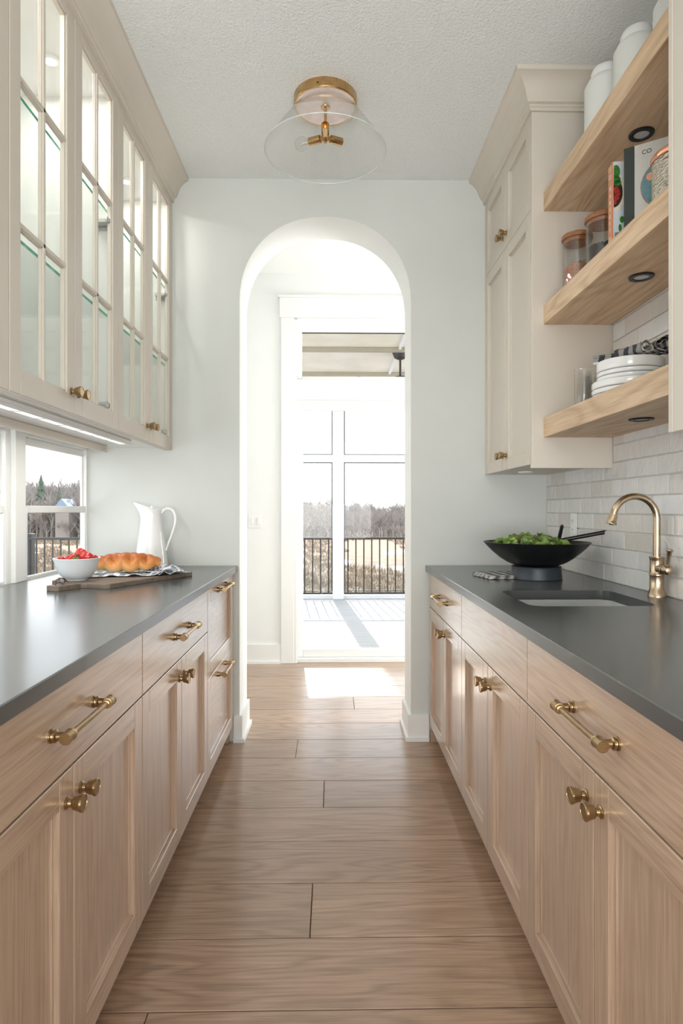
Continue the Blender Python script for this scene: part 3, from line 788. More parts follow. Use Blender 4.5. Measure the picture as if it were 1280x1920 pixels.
l = bpy.data.lights.new('led_lamp', 'AREA'); l.shape = 'RECTANGLE'; l.size = 0.03; l.size_y = 1.9; l.energy = 5; l.color = (1, 0.97, 0.93)
lo = bpy.data.objects.new('led_lamp', l); COL.objects.link(lo); lo.parent = lb; lo.location = (0, 0, -0.012)
# crown
CPROF = [(0.0, 2.800), (0.010, 2.800), (0.010, 2.812), (0.014, 2.815), (0.014, 2.824), (0.024, 2.828), (0.026, 2.838), (0.030, 2.842), (0.036, 2.862), (0.046, 2.882), (0.060, 2.899), (0.076, 2.910), (0.084, 2.914), (0.086, 2.930), (-0.01, 2.930), (-0.01, 2.800)]
c = mb('greige'); c.prism([(XLU + d, z) for d, z in CPROF], 0, 1, 1)
c.v = [(x, 0.55 + (W - 0.551) * y, z) for x, y, z in c.v]
struct(c.build('trim_crown_left', angle=40))
# right upper cabinet
RZ0, RSP = 1.388, 2.418
YS = 2.452     # side panel plane
cx = (XRU + XRW) / 2; cy = (YS + W) / 2
ru = thing('wall_cabinet', 'tall greige wall cabinet on the right between arch wall and open shelves', 'cabinet', (cx, cy, RZ0))
off = Vector((-cx, -cy, -RZ0))
def fix(o): o.location = Vector(o.location) + off; return o
b = mb('greige', 'blackgap'); xc = XRU + 0.0205
b.box(XRU - .0, XRW - 0.001, YS, YS + 0.019, 1.372, 2.83, 0.0018)
b.box(xc, XRW - .001, YS + .019, W - .001, RZ0, RZ0 + 0.018); b.box(xc, XRW - .001, W - .019, W - .001, RZ0 + .018, 2.83)
b.box(xc + .003, xc + .01, YS + .019, W - .02, RZ0 + .018, 2.83, 0, 1); b.box(XRW - .02, XRW - .001, YS + .019, W - .02, RZ0 + .018, 2.83)
b.box(xc - .019, xc, YS + .024, W - .001, 2.803, 2.83)
fix(b.build('carcass', ru))
ym = (YS + 0.025 + W) / 2
for z0, z1, kz in ((RZ0, RSP - .0015, 1.455), (RSP + .0015, 2.802, 2.478)):
    for a, e, ky in ((YS + 0.026, ym - G, ym - .03), (ym + G, W - .002, ym + .03)):
        d = fix(shaker(ru, 'door', XRU, -1, a, e, z0, z1, stile=0.056, rail=0.056, mats=('greige', 'greige'), pmat='greige'))
        knob(d, XRU, ky, kz, -1)
q = mb('white', 'lens'); q.lathe([(0, -.008), (.028, -.008), (.034, -.004), (.034, 0), (0, 0)], 24)
fix(q.build('under_light', ru, (0.93, 2.95, RZ0)))
# its crown with mitred return
def crown_path(path, name, mats='greige'):
    """path: list of (x,y,nx,ny) with offset direction"""
    b = mb(mats); n = len(CPROF); V = []
    for (x, y, nx, ny) in path:
        V += [(x + nx * d, y + ny * d, z) for d, z in CPROF]
    F = []
    for i in range(len(path) - 1):
        for k in range(n): l = (k + 1) % n; F.append((i * n + k, i * n + l, (i + 1) * n + l, (i + 1) * n + k))
    F += [tuple(range(n)), tuple(reversed(range((len(path) - 1) * n, len(path) * n)))]
    b.add(V, F); return struct(b.build(name, angle=40))
crown_path([(XRU, W - .001, -1, 0), (XRU, YS, -1, -1), (XRW - .001, YS, 0, -1)], 'trim_crown_right')
# near right upper cabinet
NY1 = 1.451
cx2, cy2 = (XRU + XRW) / 2, (0.65 + NY1) / 2
nu = thing('wall_cabinet', 'greige wall cabinet at the right picture edge, nearest the camera', 'cabinet', (cx2, cy2, RZ0))
off = Vector((-cx2, -cy2, -RZ0))
b = mb('greige', 'blackgap')
b.box(XRU, XRW - .001, NY1 - .019, NY1, RZ0, 2.83, .0018); b.box(xc, XRW - .001, .65, NY1 - .019, RZ0 + .003, RZ0 + .02); b.box(xc, XRW - .001, .65, .669, RZ0 + .02, 2.83)
b.box(xc + .003, xc + .01, .67, NY1 - .019, RZ0 + .02, 2.83, 0, 1)
fix(b.build('carcass', nu))
for a, e in ((.652, 1.04), (1.043, NY1 - .021)):
    fix(shaker(nu, 'door', XRU, -1, a, e, RZ0, 2.802, stile=.056, rail=.056, mats=('greige', 'greige'), pmat='greige'))

# ------------------------------------------------------------------ oak shelves
SH = [(1.495, 1.573), (1.948, 2.025), (2.402, 2.477)]
SXF = 0.846
nm = {0: 'lowest', 1: 'middle', 2: 'top'}
for i, (z0, z1) in enumerate(SH):
    what = ('holding white bowls and a glass', 'holding jars and cookbooks', 'holding white canisters')[i]
    o = tag(mb('shelf').box(SXF, XRW - 0.0075, NY1 + .001, YS - .001, z0, z1, 0.0015).build('shelf'), 'thick oak %s shelf on the right, %s' % (nm[i], what), 'shelf')
    pk = tag(thing('puck_light', 'x', 'light', (0.982, 1.939, z0)), 'round black recessed light under the %s oak shelf' % nm[i], 'light')
    mb('black').lathe([(.0225, -.0035), (.024, -.006), (.036, -.006), (.0385, -.003), (.0385, 0), (.0225, -.0005)], 36, cap=False).build('ring', pk)
    mb('lens').lathe([(0, -.003), (.0228, -.003), (.0228, -.0005), (0, -.0005)], 32).build('lens', pk)

# ------------------------------------------------------------------ things on shelves
def jar_prof(r, h, t): return [(0, 0), (r - .004, 0), (r, .004), (r, h), (r - t, h), (r - t, .008), (0, .008)]
# white canisters, top shelf
def canister(x, y, r, h, label):
    th = thing('canister', label, 'canister', (x, y, SH[2][1]), 0, 'white canisters on the top shelf')
    mb('ceramic2').lathe([(0, 0), (r - .01, 0), (r, .012), (r, h - .03), (r - .012, h - .008), (r - .02, h), (0, h)], 40).build('body', th)
    mb('ceramic').lathe([(0, h + .0005), (r - .022, h + .0005), (r - .020, h + .018), (r - .026, h + .032), (r - .04, h + .037), (0, h + .038)], 40).build('lid', th)
canister(0.987, 2.205, 0.073, 0.285, 'white lidded canister on the top shelf, farthest from the camera')
canister(1.013, 2.03, 0.073, 0.285, 'white lidded canister in the middle of the three on the top shelf')
canister(1.052, 1.862, 0.066, 0.30, 'white canister on the top shelf nearest the camera, barely showing at the picture edge')
# glass jars
def seeds(b, r, h, n, sz, jit):
    for i in range(n):
        a = random.random() * 2 * PI; q = math.sqrt(random.random()) * (r - sz); z = h + random.uniform(-.004, .008) + jit * math.cos(a) * q / r
        m = T(q * math.cos(a), q * math.sin(a), z) @ RZ(random.random() * 6) @ RX(random.uniform(-.9, .9)) @ RY(random.uniform(-1, 1))
        b.sphere((0, 0, 0), sz, 6, 4, mat=m, sc=(1, .45, .35))
    for i in range(n):
        a = random.random() * 2 * PI; z = random.uniform(.012, h)
        m = T((r - .002) * math.cos(a), (r - .002) * math.sin(a), z) @ RZ(a + PI / 2) @ RY(random.uniform(-1, 1))
        b.sphere((0, 0, 0), sz * .8, 6, 4, mat=m, sc=(1, .25, .4))
def jar(x, y, r, h, fillh, fm, label, sz):
    th = thing('storage_jar', label, 'jar', (x, y, SH[1][1]), 0, 'glass storage jars on the middle shelf')
    mb('thinglass').lathe(jar_prof(r, h, .003), 48).build('glass_body', th)
    mb('acacia').lathe([(0, h - .012), (r - .006, h - .012), (r - .006, h + .001), (r + .003, h + .001), (r + .004, h + .005), (r + .003, h + .016), (r, h + .019), (0, h + .019)], 48).build('lid', th)
    f = mb(fm); f.lathe([(0, .009), (r - .006, .009), (r - .006, fillh - .004), (0, fillh)], 24); seeds(f, r - .0065, fillh, 160, sz, .01)
    f.build('contents', th)['kind'] = 'stuff'
jar(0.949, 2.37, 0.054, 0.225, 0.125, 'grainfill', 'glass jar of brown grain with wooden lid, beside the tall cabinet', .006)
jar(0.982, 2.215, 0.060, 0.225, 0.135, 'seedfill', 'glass jar of dark seeds with wooden lid, beside the coral spined cookbook', .007)
# cookbooks
BD = math.atan2(-.56, .83)
def font_mesh(txt, size, ext=0.0004):
    cu = bpy.data.curves.new('lettering', 'FONT'); cu.body = txt; cu.size = size; cu.extrude = ext; cu.align_x = 'LEFT'
    o = bpy.data.objects.new('tmp', cu); COL.objects.link(o); dg = bpy.context.evaluated_depsgraph_get()
    me = bpy.data.meshes.new_from_object(o.evaluated_get(dg)); bpy.data.objects.remove(o); return me
def book(x, y, w, h, t, label, cover, page=(236, 232, 222), BD=BD):
    """local: x along cover width from spine, -y is the front cover normal, z up"""
    th = thing('cookbook', label, 'book', (x, y, SH[1][1]), BD, 'cookbooks on the middle shelf')
    k = 'bk%d' % len(bpy.data.materials); M[k] = plain('cover_' + k, cover, .5, var=.03, nscale=30); M['page'] = M.get('page') or plain('book_pages', page, .8)
    b = mb(k); b.box(0, w, 0, .003, 0, h, .0006); b.box(0, w, t - .003, t, 0, h, .0006); b.build('cover', th)
    mb('page').box(.004, w - .004, .0035, t - .0035, .003, h - .003, .0004).build('page_block', th)
    return th, h
M['coral'] = plain('coral_spine', (212, 142, 104), .55); M['dgreen'] = plain('dark_green_cloth', (44, 52, 48), .6)
M['ink'] = plain('dark_ink', (50, 56, 58), .6); M['paper'] = plain('white_ink', (240, 236, 230), .6)
M['bowlw'] = plain('printed_cream', (226, 218, 200), .5); M['pred'] = plain('printed_tomato', (172, 44, 34), .5, var=.5, nscale=150)
M['pdark'] = plain('printed_dark', (52, 28, 24), .5, var=.4, nscale=90); M['pgreen'] = plain('printed_leaf', (52, 118, 40), .5, var=.3, nscale=90); M['pteal'] = plain('printed_teal_plate', (96, 136, 142), .5, var=.15, nscale=60)
M['ppurp'] = plain('printed_cloth', (140, 122, 122), .6, var=.2, nscale=50); M['psal'] = plain('printed_salmon', (230, 160, 120), .5)
def disc(b, cx, cz, rx, rz, y, mi=0, n=28, clipx=None):
    V = [(cx, y, cz)]
    for i in range(n):
        a = 2 * PI * i / n; X = cx + rx * math.cos(a)
        if clipx is not None: X = max(X, clipx)
        V.append((X, y, cz + rz * math.sin(a)))
    b.add(V, [(0, 1 + (i + 1) % n, 1 + i) for i in range(n)], mi)
b1, h = book(0.889, 1.932, 0.205, 0.283, 0.042, 'cookbook with a coral spine and tomato bowl photo on its white cover', (206, 210, 216), BD=math.radians(-8))
s = mb('coral'); s.box(-.0035, 0, 0, .042, 0, .283, .0008); s.build('spine', b1)
pr = mb('bowlw', 'pdark', 'pred', 'pgreen', 'ppurp')
disc(pr, .0, .185, .040, .062, -.0003, 0, clipx=0.001); disc(pr, .0, .185, .028, .048, -.0006, 1, clipx=0.001)
for (x, z, r) in ((.008, .192, .012), (.010, .170, .010), (.004, .155, .008), (.016, .182, .007)): disc(pr, x, z, r * .8, r, -.0008, 2, 12, 0.001)
for (x, z, rx, rz) in ((.008, .250, .012, .022), (.006, .225, .016, .014), (.026, .098, .007, .011), (.02, .072, .005, .012), (.012, .215, .012, .01)): disc(pr, x, z, rx, rz, -.001, 3, 12, 0.001)
pr.add([(.004, -.0004, .028), (.204, -.0004, .045), (.204, -.0004, .075), (.004, -.0004, .058)], [(0, 1, 2, 3)], 4)
disc(pr, .014, .012, .02, .014, -.0006, 1, 16, .001)
pr.build('cover_print', b1, angle=None)

for k, ch in enumerate('HARVEST'):
    m_ = font_mesh(ch, .018); m_.materials.clear(); m_.materials.append(M['paper'])
    o = link('spine_letter', m_, b1, (-.0037, .0265, .200 - k * .022), (PI / 2, 0, -PI / 2))
st = mb('paper')
for z in (.270, .264, .258, .246, .240, .234, .045, .039, .033, .021, .015):
    st.add([(-.0038, .005, z), (-.0038, .037, z + .009), (-.0038, .037, z + .0105), (-.0038, .005, z + .0015)], [(0, 1, 2, 3)])
st.build('spine_stripes', b1, angle=None)
b2, h = book(0.893, 1.862, 0.215, 0.283, 0.03, 'grey cookbook with dark green cloth spine strip and teal plate on cover', (196, 194, 186))
s = mb('dgreen'); s.box(-.0035, .026, -.0012, .0312, 0, .283, .0012); s.build('spine', b2)
me = font_mesh('CO', .018); me.materials.clear(); me.materials.append(M['ink']); link('cover_lettering', me, b2, (.046, -.0006, .250), (PI / 2, 0, 0))
pr = mb('pteal', 'psal', 'ppurp')
disc(pr, .108, .150, .066, .072, -.0003, 2); disc(pr, .108, .153, .063, .068, -.0006, 0); disc(pr, .070, .178, .012, .012, -.0009, 1, 16)
pr.build('cover_print', b2, angle=None)
# hammered metal canister
mc = thing('metal_canister', 'hammered metal canister with copper lid in front of the grey cookbook', 'canister', (0.949, 1.652, SH[1][1]))
r = .0745
mb('hammer').lathe([(0, 0), (r - .003, 0), (r, .003), (r, .128), (0, .128)], 64).build('body', mc)
mb('copper').lathe([(0, .1285), (r + .003, .1285), (r + .004, .131), (r + .0035, .143), (r, .147), (r - .01, .149), (0, .150)], 64).build('lid', mc)
# drinking glasses
def tumbler(x, y, label):
    th = tag(mb('thinglass', 'rimglass').lathe([(0, 0), (.031, 0), (.0345, .006), (.036, .157), (.0355, .159), (.0335, .159), (.0325, .02), (0, .016)], 40).build('drinking_glass', None, (x, y, SH[0][1])), label, 'glass', 'drinking glasses')
    return th
tumbler(0.945, 2.295, 'clear straight drinking glass at the front of the lowest shelf')
tumbler(1.012, 2.372, 'clear drinking glass on the lowest shelf behind the first glass')
# stacked dishes
def dish(r, h, z, label, grp):
    p = [(0, 0), (r - .012, 0), (r - .003, .004), (r, .010), (r, h - .0015), (r - .0012, h), (r - .004, h), (r - .005, .010), (r - .016, .006), (0, .006)]
    tag(mb('ceramic').lathe(p, 64).build('dish', None, (1.0, 2.05, SH[0][1] + z)), label, 'dish', grp)
g1_, g2_ = 'wide white dishes at the bottom of the stack', 'smaller white dishes at the top of the stack'
zz = 0
for k, hh in enumerate((.017, .017, .025)):
    dish(.1205, hh, zz, ('lowest wide white dish in the stack, resting on the shelf', 'second wide white dish from the bottom of the stack', 'third wide white dish, topmost of the wide ones')[k], g1_); zz += hh + .0006
for k, hh in enumerate((.0155, .0155, .036)):
    dish(.105, hh, zz, ('smaller white dish directly on the wide dishes', 'second of the smaller stacked white dishes', 'topmost white bowl of the stack, under the rolled napkins')[k], g2_); zz += hh + .0006
STK = SH[0][1] + zz
# rolled napkins
def cloth(name, nu, nv, fn, mat, parent=None, loc=(0, 0, 0), thick=0.0018, rz=0, sub=0):
    V = []; F = []; UV = []
    for i in range(nu + 1):
        for j in range(nv + 1): V.append(fn(i / nu, j / nv)); UV.append((i / nu, j / nv))
    for i in range(nu):
        for j in range(nv): a = i * (nv + 1) + j; F.append((a, a + nv + 1, a + nv + 2, a + 1))
    me = bpy.data.meshes.new(name); me.from_pydata(V, [], F); ul = me.uv_layers.new(name='UVMap')
    for l in me.loops: ul.data[l.index].uv = UV[l.vertex_index]
    me.materials.append(mat)
    for p in me.polygons: p.use_smooth = True
    o = link(name, me, parent, loc, (0, 0, rz)); m = o.modifiers.new('thickness', 'SOLIDIFY'); m.thickness = thick; m.offset = 1
    return o
def roll(name, L, r, turns, mat, seed, loc, rz, label, flare=0.0):
    def fn(u, v):
        a = v * turns * 2 * PI; rr = r * (.35 + .65 * v) + .004 * noise.noise((u * 5 + seed, a * .8, seed)) + .003 * math.sin(a * 3 + seed)
        rr *= (1 + flare * abs(2 * u - 1) ** 2)
        x = (u - .5) * L + .006 * noise.noise((a, u * 3, seed))
        return (x, rr * math.cos(a), max(-r * 1.0, rr * math.sin(a) * .8) )
    o = cloth(name, 26, 60, fn, mat, None, loc, .0016, rz); tag(o, label, 'napkin', 'rolled napkins on the stacked dishes'); return o
n1 = roll('napkin', .12, .019, 2.4, M['plaid'], 1.3, (.955, 2.085, STK + .019), -0.75, 'rolled plaid napkin at the left end of the dish stack, tan ring round it')
rg = mb('tan'); rg.lathe([(.0245, -.011), (.026, -.010), (.026, .010), (.0245, .011)], 28, mat=RY(PI / 2), cap=False); rg.build('napkin_ring', n1, (.034, 0, 0))
roll('napkin', .115, .024, 2.1, M['plaid'], 4.1, (.985, 2.000, STK + .024), 1.9, 'cream and grey rolled napkin in the middle, its end facing forward', .3)
roll('napkin', .10, .034, 1.8, M['plaid2'], 8.2, (1.055, 2.000, STK + .034), 1.75, 'dark checked folded napkin on the dish stack beside the picture-edge cabinet', .25)

# ------------------------------------------------------------------ right counter: salad bowl
SBX, SBY = 0.861, 2.585
bw = thing('salad_bowl', 'wide black bowl on a round charcoal foot on the right worktop', 'bowl', (SBX, SBY, CT))
mb('charcoal').lathe([(0, 0), (.103, 0), (.105, .003), (.103, .02), (.1, .045), (.1015, .053), (.097, .055), (0, .05)], 64).build('foot', bw)
outer = [(0, .056), (.07, .056), (.092, .059), (.12, .070), (.15, .089), (.18, .114), (.205, .139), (.2185, .1545)]
inner = [(.2165, .156), (.2, .1425), (.17, .114), (.13, .084), (.09, .068), (0, .064)]
mb('black').lathe(outer + inner, 80).build('bowl_body', bw)
# servers
sv = thing('salad_server', 'black salad server lying over the bowl rim, handle towards the tap', 'serving spoon', (0, 0, 0))
sb = mb('black'); 
def srv(parent, p0, p1, p2, r0=.0085):
    m_ = mb('black'); pts = [Vector(p0).lerp(Vector(p1), k / 8) for k in range(9)]
    m_.tube(pts, [r0 * (1 if k else .75) for k in range(9)], 14); m_.sphere(p1, r0 * .95, 12, 8); m_.sphere(p0, r0 * .8, 12, 8)
    m_.build('handle', parent)
    h_ = mb('black'); d = (Vector(p2) - Vector(p0)); h_.sphere((0, 0, 0), .03, 16, 10, mat=T(*((Vector(p0) + Vector(p2)) / 2)) @ d.to_track_quat('X', 'Z').to_matrix().to_4x4(), sc=(1.2, .8, .14)); h_.build('spoon_head', parent)
srv(sv, (SBX + .04, SBY - .005, CT + .150), (SBX + .2655, SBY - .06, CT + .198), (SBX - .02, SBY + .01, CT + .130))
sv = thing('salad_server', 'black salad server standing upright out of the greens', 'serving spoon', (0, 0, 0))
srv(sv, (SBX + .088, SBY + .01, CT + .115), (SBX + .098, SBY - .03, CT + .222), (SBX + .078, SBY + .03, CT + .085), .0075)
# greens
def leaf_mesh(name, L, Wd, curl, ruf, mat):
    nu, nv = 8, 6; V = []; F = []
    for i in range(nu + 1):
        u = i / nu; w_ = Wd * math.sin(PI * min(1, u * .93 + .05)) ** .8
        for j in range(nv + 1):
            v = j / nv * 2 - 1
            V.append((u * L - L / 2, v * w_ * .5, curl * (v * v) * w_ + .25 * L * math.sin(u * 2.4) * curl + ruf * math.sin(u * 19 + j * 2) * abs(v)))
    for i in range(nu):
        for j in range(nv): a = i * (nv + 1) + j; F.append((a, a + nv + 1, a + nv + 2, a + 1))
    me = bpy.data.meshes.new(name); me.from_pydata(V, [], F); me.materials.append(mat)
    for p in me.polygons: p.use_smooth = True
    return me
LM = [leaf_mesh('leaf', .06, .036, .5, .0012, M['salad']), leaf_mesh('leaf', .048, .030, .8, .003, M['salad']), leaf_mesh('leaf', .075, .028, .6, .004, M['salad']), leaf_mesh('leaf', .05, .032, .7, .004, M['salad2'])]
gr = tag(thing('salad', 'x', 'food', (SBX, SBY, CT)), 'heap of mixed green salad leaves in the wide black bowl', 'food')
for i in range(150):
    a = random.random() * 2 * PI; q = math.sqrt(random.random()) * .165
    x, y_ = q * math.cos(a) - .03, q * math.sin(a)
    if math.hypot(x, y_) > .17: continue
    if x > .09: continue
    hz = .128 + .030 * max(0, 1 - (math.hypot(x + .02, y_) / .16) ** 2) + random.uniform(-.008, .008)
    k = 3 if (random.random() < .13) else random.choice((0, 1, 2))
    link('leaf', LM[k], gr, (x, y_, hz), (random.uniform(-.8, .8), random.uniform(-.8, .8), random.random() * 6.28))
# folded napkin beside bowl
nk = thing('folded_napkin', 'folded black and white checked napkin lying beside the salad bowl foot', 'napkin', (0.735, 2.665, CT), 0.18)
def layer(k):
    def fn(u, v):
        x = -.105 + u * .17 + k * .004; y_ = -.11 + v * .19 + k * .003
        return (x + .003 * math.sin(v * 7 + k), y_ + .003 * math.sin(u * 9), .0012 + k * .0036 + .0012 * (1 + noise.noise((u * 4, v * 4, k * 3.1))))
    return fn
for k in range(4): cloth('napkin_layer', 14, 14, layer(k), M['plaid2'], nk, thick=.0012)

# ------------------------------------------------------------------ faucet
fc = thing('faucet', 'champagne bronze gooseneck tap with side lever behind the sink', 'faucet', (1.088, 2.045, CT))
B = mb('bronze')
B.lathe([(0, 0), (.0285, 0), (.0285, .004), (.0275, .006), (.0275, .011), (.025, .015), (.0245, .021), (.0225, .024), (.0222, .069), (.0225, .070), (.0243, .072), (.0243, .076), (.0225, .078), (.0218, .080), (.0215, .118), (.0222, .126), (.0238, .130), (.0238, .134), (0, .134)], 40)
B.build('body', fc)
pts = [(0, 0, .132), (0, 0, .20), (0, 0, .262)]
RR = .074
for k in range(1, 17):
    a = PI * k / 16 * 0.955; pts.append((-RR + RR * math.cos(a), 0, .262 + RR * math.sin(a)))
e = Vector(pts[-1]); d = (e - Vector(pts[-2])).normalized(); 
B = mb('bronze'); B.tube(pts, .0112, 24); B.build('gooseneck', fc)
B = mb('bronze', 'black'); q = d.to_track_quat('Z', 'Y').to_matrix().to_4x4()
B.lathe([(0, -.003), (.0135, -.003), (.014, 0), (.0142, .018), (.0155, .023), (.0172, .026), (.0172, .030), (0, .030)], 32, mat=T(*e) @ q)
B.lathe([(0, 0), (.006, 0), (.006, .003), (0, .003)], 12, 1, mat=T(*(e + d * .030)) @ q)
B.build('spray_head', fc)
B = mb('bronze'); B.lathe([(0, 0), (.0155, 0), (.0155, .028), (.0165, .029), (.0165, .033), (.0155, .034), (.0165, .045), (.0155, .058), (.011, .066), (.0, .069)], 32, mat=T(0, -.012, .094) @ RX(PI / 2))
B.build('valve', fc)
B = mb('bronze'); B.lathe([(0, 0), (.0055, 0), (.0065, .03), (.0078, .052), (.0095, .055), (.0100, .058), (.0085, .061), (0, .061)], 24, mat=T(0, -.062, .103) @ RX(.22) @ RY(.05))
B.build('lever', fc)

# outlet on the right wall
ol = thing('outlet', 'white double socket on the tiled wall behind the salad bowl', 'outlet', (XRW - .008, 2.837, 1.131))
mb('white').box(-.005, 0, -.036, .036, -.058, .058, .002).build('plate', ol)
for z in (-.021, .021):
    o_ = mb('white', 'darkmetal'); o_.box(-.0075, -.005, -.014, .014, z - .013, z + .013, .001, 0)
    for yy in (-.006, .006): o_.box(-.0079, -.0074, yy - .001, yy + .001, z - .002, z + .007, 0, 1)
    o_.build('socket', ol)

# ------------------------------------------------------------------ left counter
# board
U = Vector((.41, .912)).normalized(); ba = math.atan2(U.y, U.x)
cb = thing('cutting_board', 'dark wood board with a strap, under the bowl and bread', 'cutting board', (-.948, 2.328, CT), ba)
bd = mb('boardwood'); P = [(0, -.145), (.485, -.145), (.495, -.135), (.495, .135), (.485, .145), (0, .145), (-.01, .135), (-.018, .05), (-.03, .033), (-.125, .030), (-.133, .022), (-.133, -.022), (-.125, -.030), (-.03, -.033), (-.018, -.05), (-.01, -.135)]
cO = (0.035, 0.028)
P = [(x, y) for x, y in P]
bd.prism(P, 0.0, 0.019, 2); bd.build('board', cb, angle=None)
o = cb.children[0]; o.modifiers.new('bevel', 'BEVEL').width = .0015
lp = mb('leather'); pts = [(-.115, .0, .02), (-.118, -.004, .036), (-.105, -.01, .046), (-.088, -.012, .043), (-.078, -.008, .032), (-.085, -.002, .021), (-.098, .004, .030), (-.085, .012, .040), (-.065, .014, .038), (-.052, .01, .026), (-.055, .006, .0205)]
for k in range(len(pts) - 1):
    a, b_ = Vector(pts[k]), Vector(pts[k + 1]); wv = Vector((0.3, .95, 0)).normalized() * .006; d_ = (b_ - a).normalized().cross(wv).normalized() * .001
    V = [a - wv - d_, a + wv - d_, b_ + wv - d_, b_ - wv - d_, a - wv + d_, a + wv + d_, b_ + wv + d_, b_ - wv + d_]
    lp.add(V, [(0, 1, 2, 3), (4, 7, 6, 5), (0, 4, 5, 1), (2, 6, 7, 3), (1, 5, 6, 2), (0, 3, 7, 4)])
lp.build('strap', cb)
# bowl of strawberries
BX, BY, BZ = -0.985, 2.385, CT + 0.0195
sb = thing('bowl', 'small white bowl of strawberries at the near end of the dark board', 'bowl', (BX, BY, BZ))
pr_ = [(0, 0), (.036, 0), (.039, .003), (.040, .006), (.048, .010), (.062, .024), (.073, .046), (.079, .068), (.0835, .080), (.086, .085), (.085, .087), (.082, .086), (.077, .080), (.070, .05), (.058, .026), (.04, .012), (0, .010)]
mb('ceramic3').lathe(pr_, 64).build('bowl_body', sb)
def berry(x, y, z, s, rx, rz, label):
    th = thing('strawberry', label, 'strawberry', (x, y, z), rz, 'strawberries in the white bowl')
    prof = [(0, -.022), (.006, -.020), (.012, -.012), (.0165, 0), (.0175, .007), (.015, .013), (.008, .016), (0, .0165)]
    Rm = RX(rx)
    b_ = mb('berry'); b_.lathe([(r * s, zz * s) for r, zz in prof], 20, mat=Rm); b_.build('fruit', th, angle=80)
    c_ = mb('leafg')
    for k in range(7):
        a = 2 * PI * k / 7; m_ = Rm @ RZ(a)
        c_.add([(0, 0, .0168 * s), (.008 * s, .0035 * s, .0185 * s), (.019 * s, 0, .0175 * s), (.008 * s, -.0035 * s, .0185 * s)], [(0, 1, 2, 3)], 0, m_)
    c_.tube([(0, 0, .016 * s), (0.001, 0, .028 * s)], .0009, 6, mat=Rm); c_.build('leaf_cap', th, angle=None)
import itertools
bs = [(-.050, -.022, .080, .95, 1.9, .3, 'strawberry at the left of the white bowl, by its rim'), (-.012, -.028, .084, 1.1, -2.3, 2.2, 'strawberry lying front centre in the white bowl'),
      (.010, .012, .104, 1.15, 2.2, 1.0, 'topmost strawberry of the heap, pointing up'), (.042, -.012, .091, 1.25, -1.7, 1.3, 'large dark strawberry at the right of the white bowl'),
      (.016, -.046, .074, .95, .5, .2, 'strawberry at the front of the bowl with its green cap up'), (-.03, .035, .080, 1.0, 1.2, 3.0, 'strawberry at the back left of the white bowl'),
      (.045, .040, .080, 1.0, 1.8, 5.0, 'strawberry at the back right of the white bowl'), (-.008, .0, .055, 1.1, 1.4, 4.0, 'strawberry buried in the middle of the heap')]
for x, y_, z, s_, rx, rz, lb_ in bs: berry(BX + x, BY + y_, BZ + z, s_, rx, rz, lb_)
# braided loaf
lf = thing('bread_loaf', 'golden braided loaf resting on the gingham cloth', 'bread', (-.868, 2.598, CT + .0285), math.radians(22))
L = .305; b_ = mb('bread')
for k in range(3):
    pts = []; rad = []; ph = 2 * PI * k / 3
    for i in range(61):
        u = i / 60; a = u * 2 * PI * 1.35 + ph; tp = max(.25, math.sin(PI * (0.06 + .88 * u)) ** .45)
        pts.append(((u - .5) * (L - .045), .034 * math.sin(a) * tp, .038 + .016 * math.cos(2 * a) * tp)); rad.append(.0255 * tp * (1 + .20 * math.cos(2 * a)))
    b_.tube(pts, rad, 16)
    b_.sphere(pts[0], rad[0], 12, 8); b_.sphere(pts[-1], rad[-1], 12, 8)
o = b_.build('loaf', lf, fix=False, angle=None)
rm = o.modifiers.new('fuse', 'REMESH'); rm.mode = 'VOXEL'; rm.voxel_size = .0018; rm.use_smooth_shade = True
sm = o.modifiers.new('smooth', 'SMOOTH'); sm.iterations = 3
# gingham cloth under bread
def gf(u, v):
    x = (u - .5) * .36; y_ = (v - .5) * .20
    x += .012 * math.sin(v * 9); y_ += .02 * math.sin(u * 6.5)
    edge = max(abs(2 * u - 1), abs(2 * v - 1))
    z = .003 + .016 * max(0, noise.noise((u * 6, v * 5, 2.2))) * (.3 + edge)
    near = math.exp(-((u - .93) / .10) ** 2) * .024 * (.6 + .5 * math.sin(v * 17))
    z += near
    under = (abs(x) < .145 and abs(y_) < .055)
    if under: z = min(z, .005)
    r_ = u > .80
    return (x, y_, z)
gc = cloth('gingham_cloth', 60, 40, gf, M['gingham'], None, (-.862, 2.590, CT + .0195), .0016, math.radians(24))
tag(gc, 'blue-grey and white gingham cloth spread under the bread', 'cloth')
def gf2(u, v):
    x = (u - .5) * .15; y_ = (v - .5) * .17
    z = .012 + .018 * noise.noise((u * 5, v * 4, 7.7)) + .014 * math.sin(u * 11 + v * 3) * (1 - abs(2 * v - 1) ** 2)
    z *= 1 - max(0, (abs(2 * u - 1) - .7)) * 1.6
    return (x + .01 * math.sin(v * 8), y_ + .01 * math.sin(u * 7), max(.0015, z))
# crumpled right-hand end of the same cloth
o = cloth('cloth_fold', 40, 36, gf2, M['gingham'], gc, (.155, -.03, .002), .0016, .3)
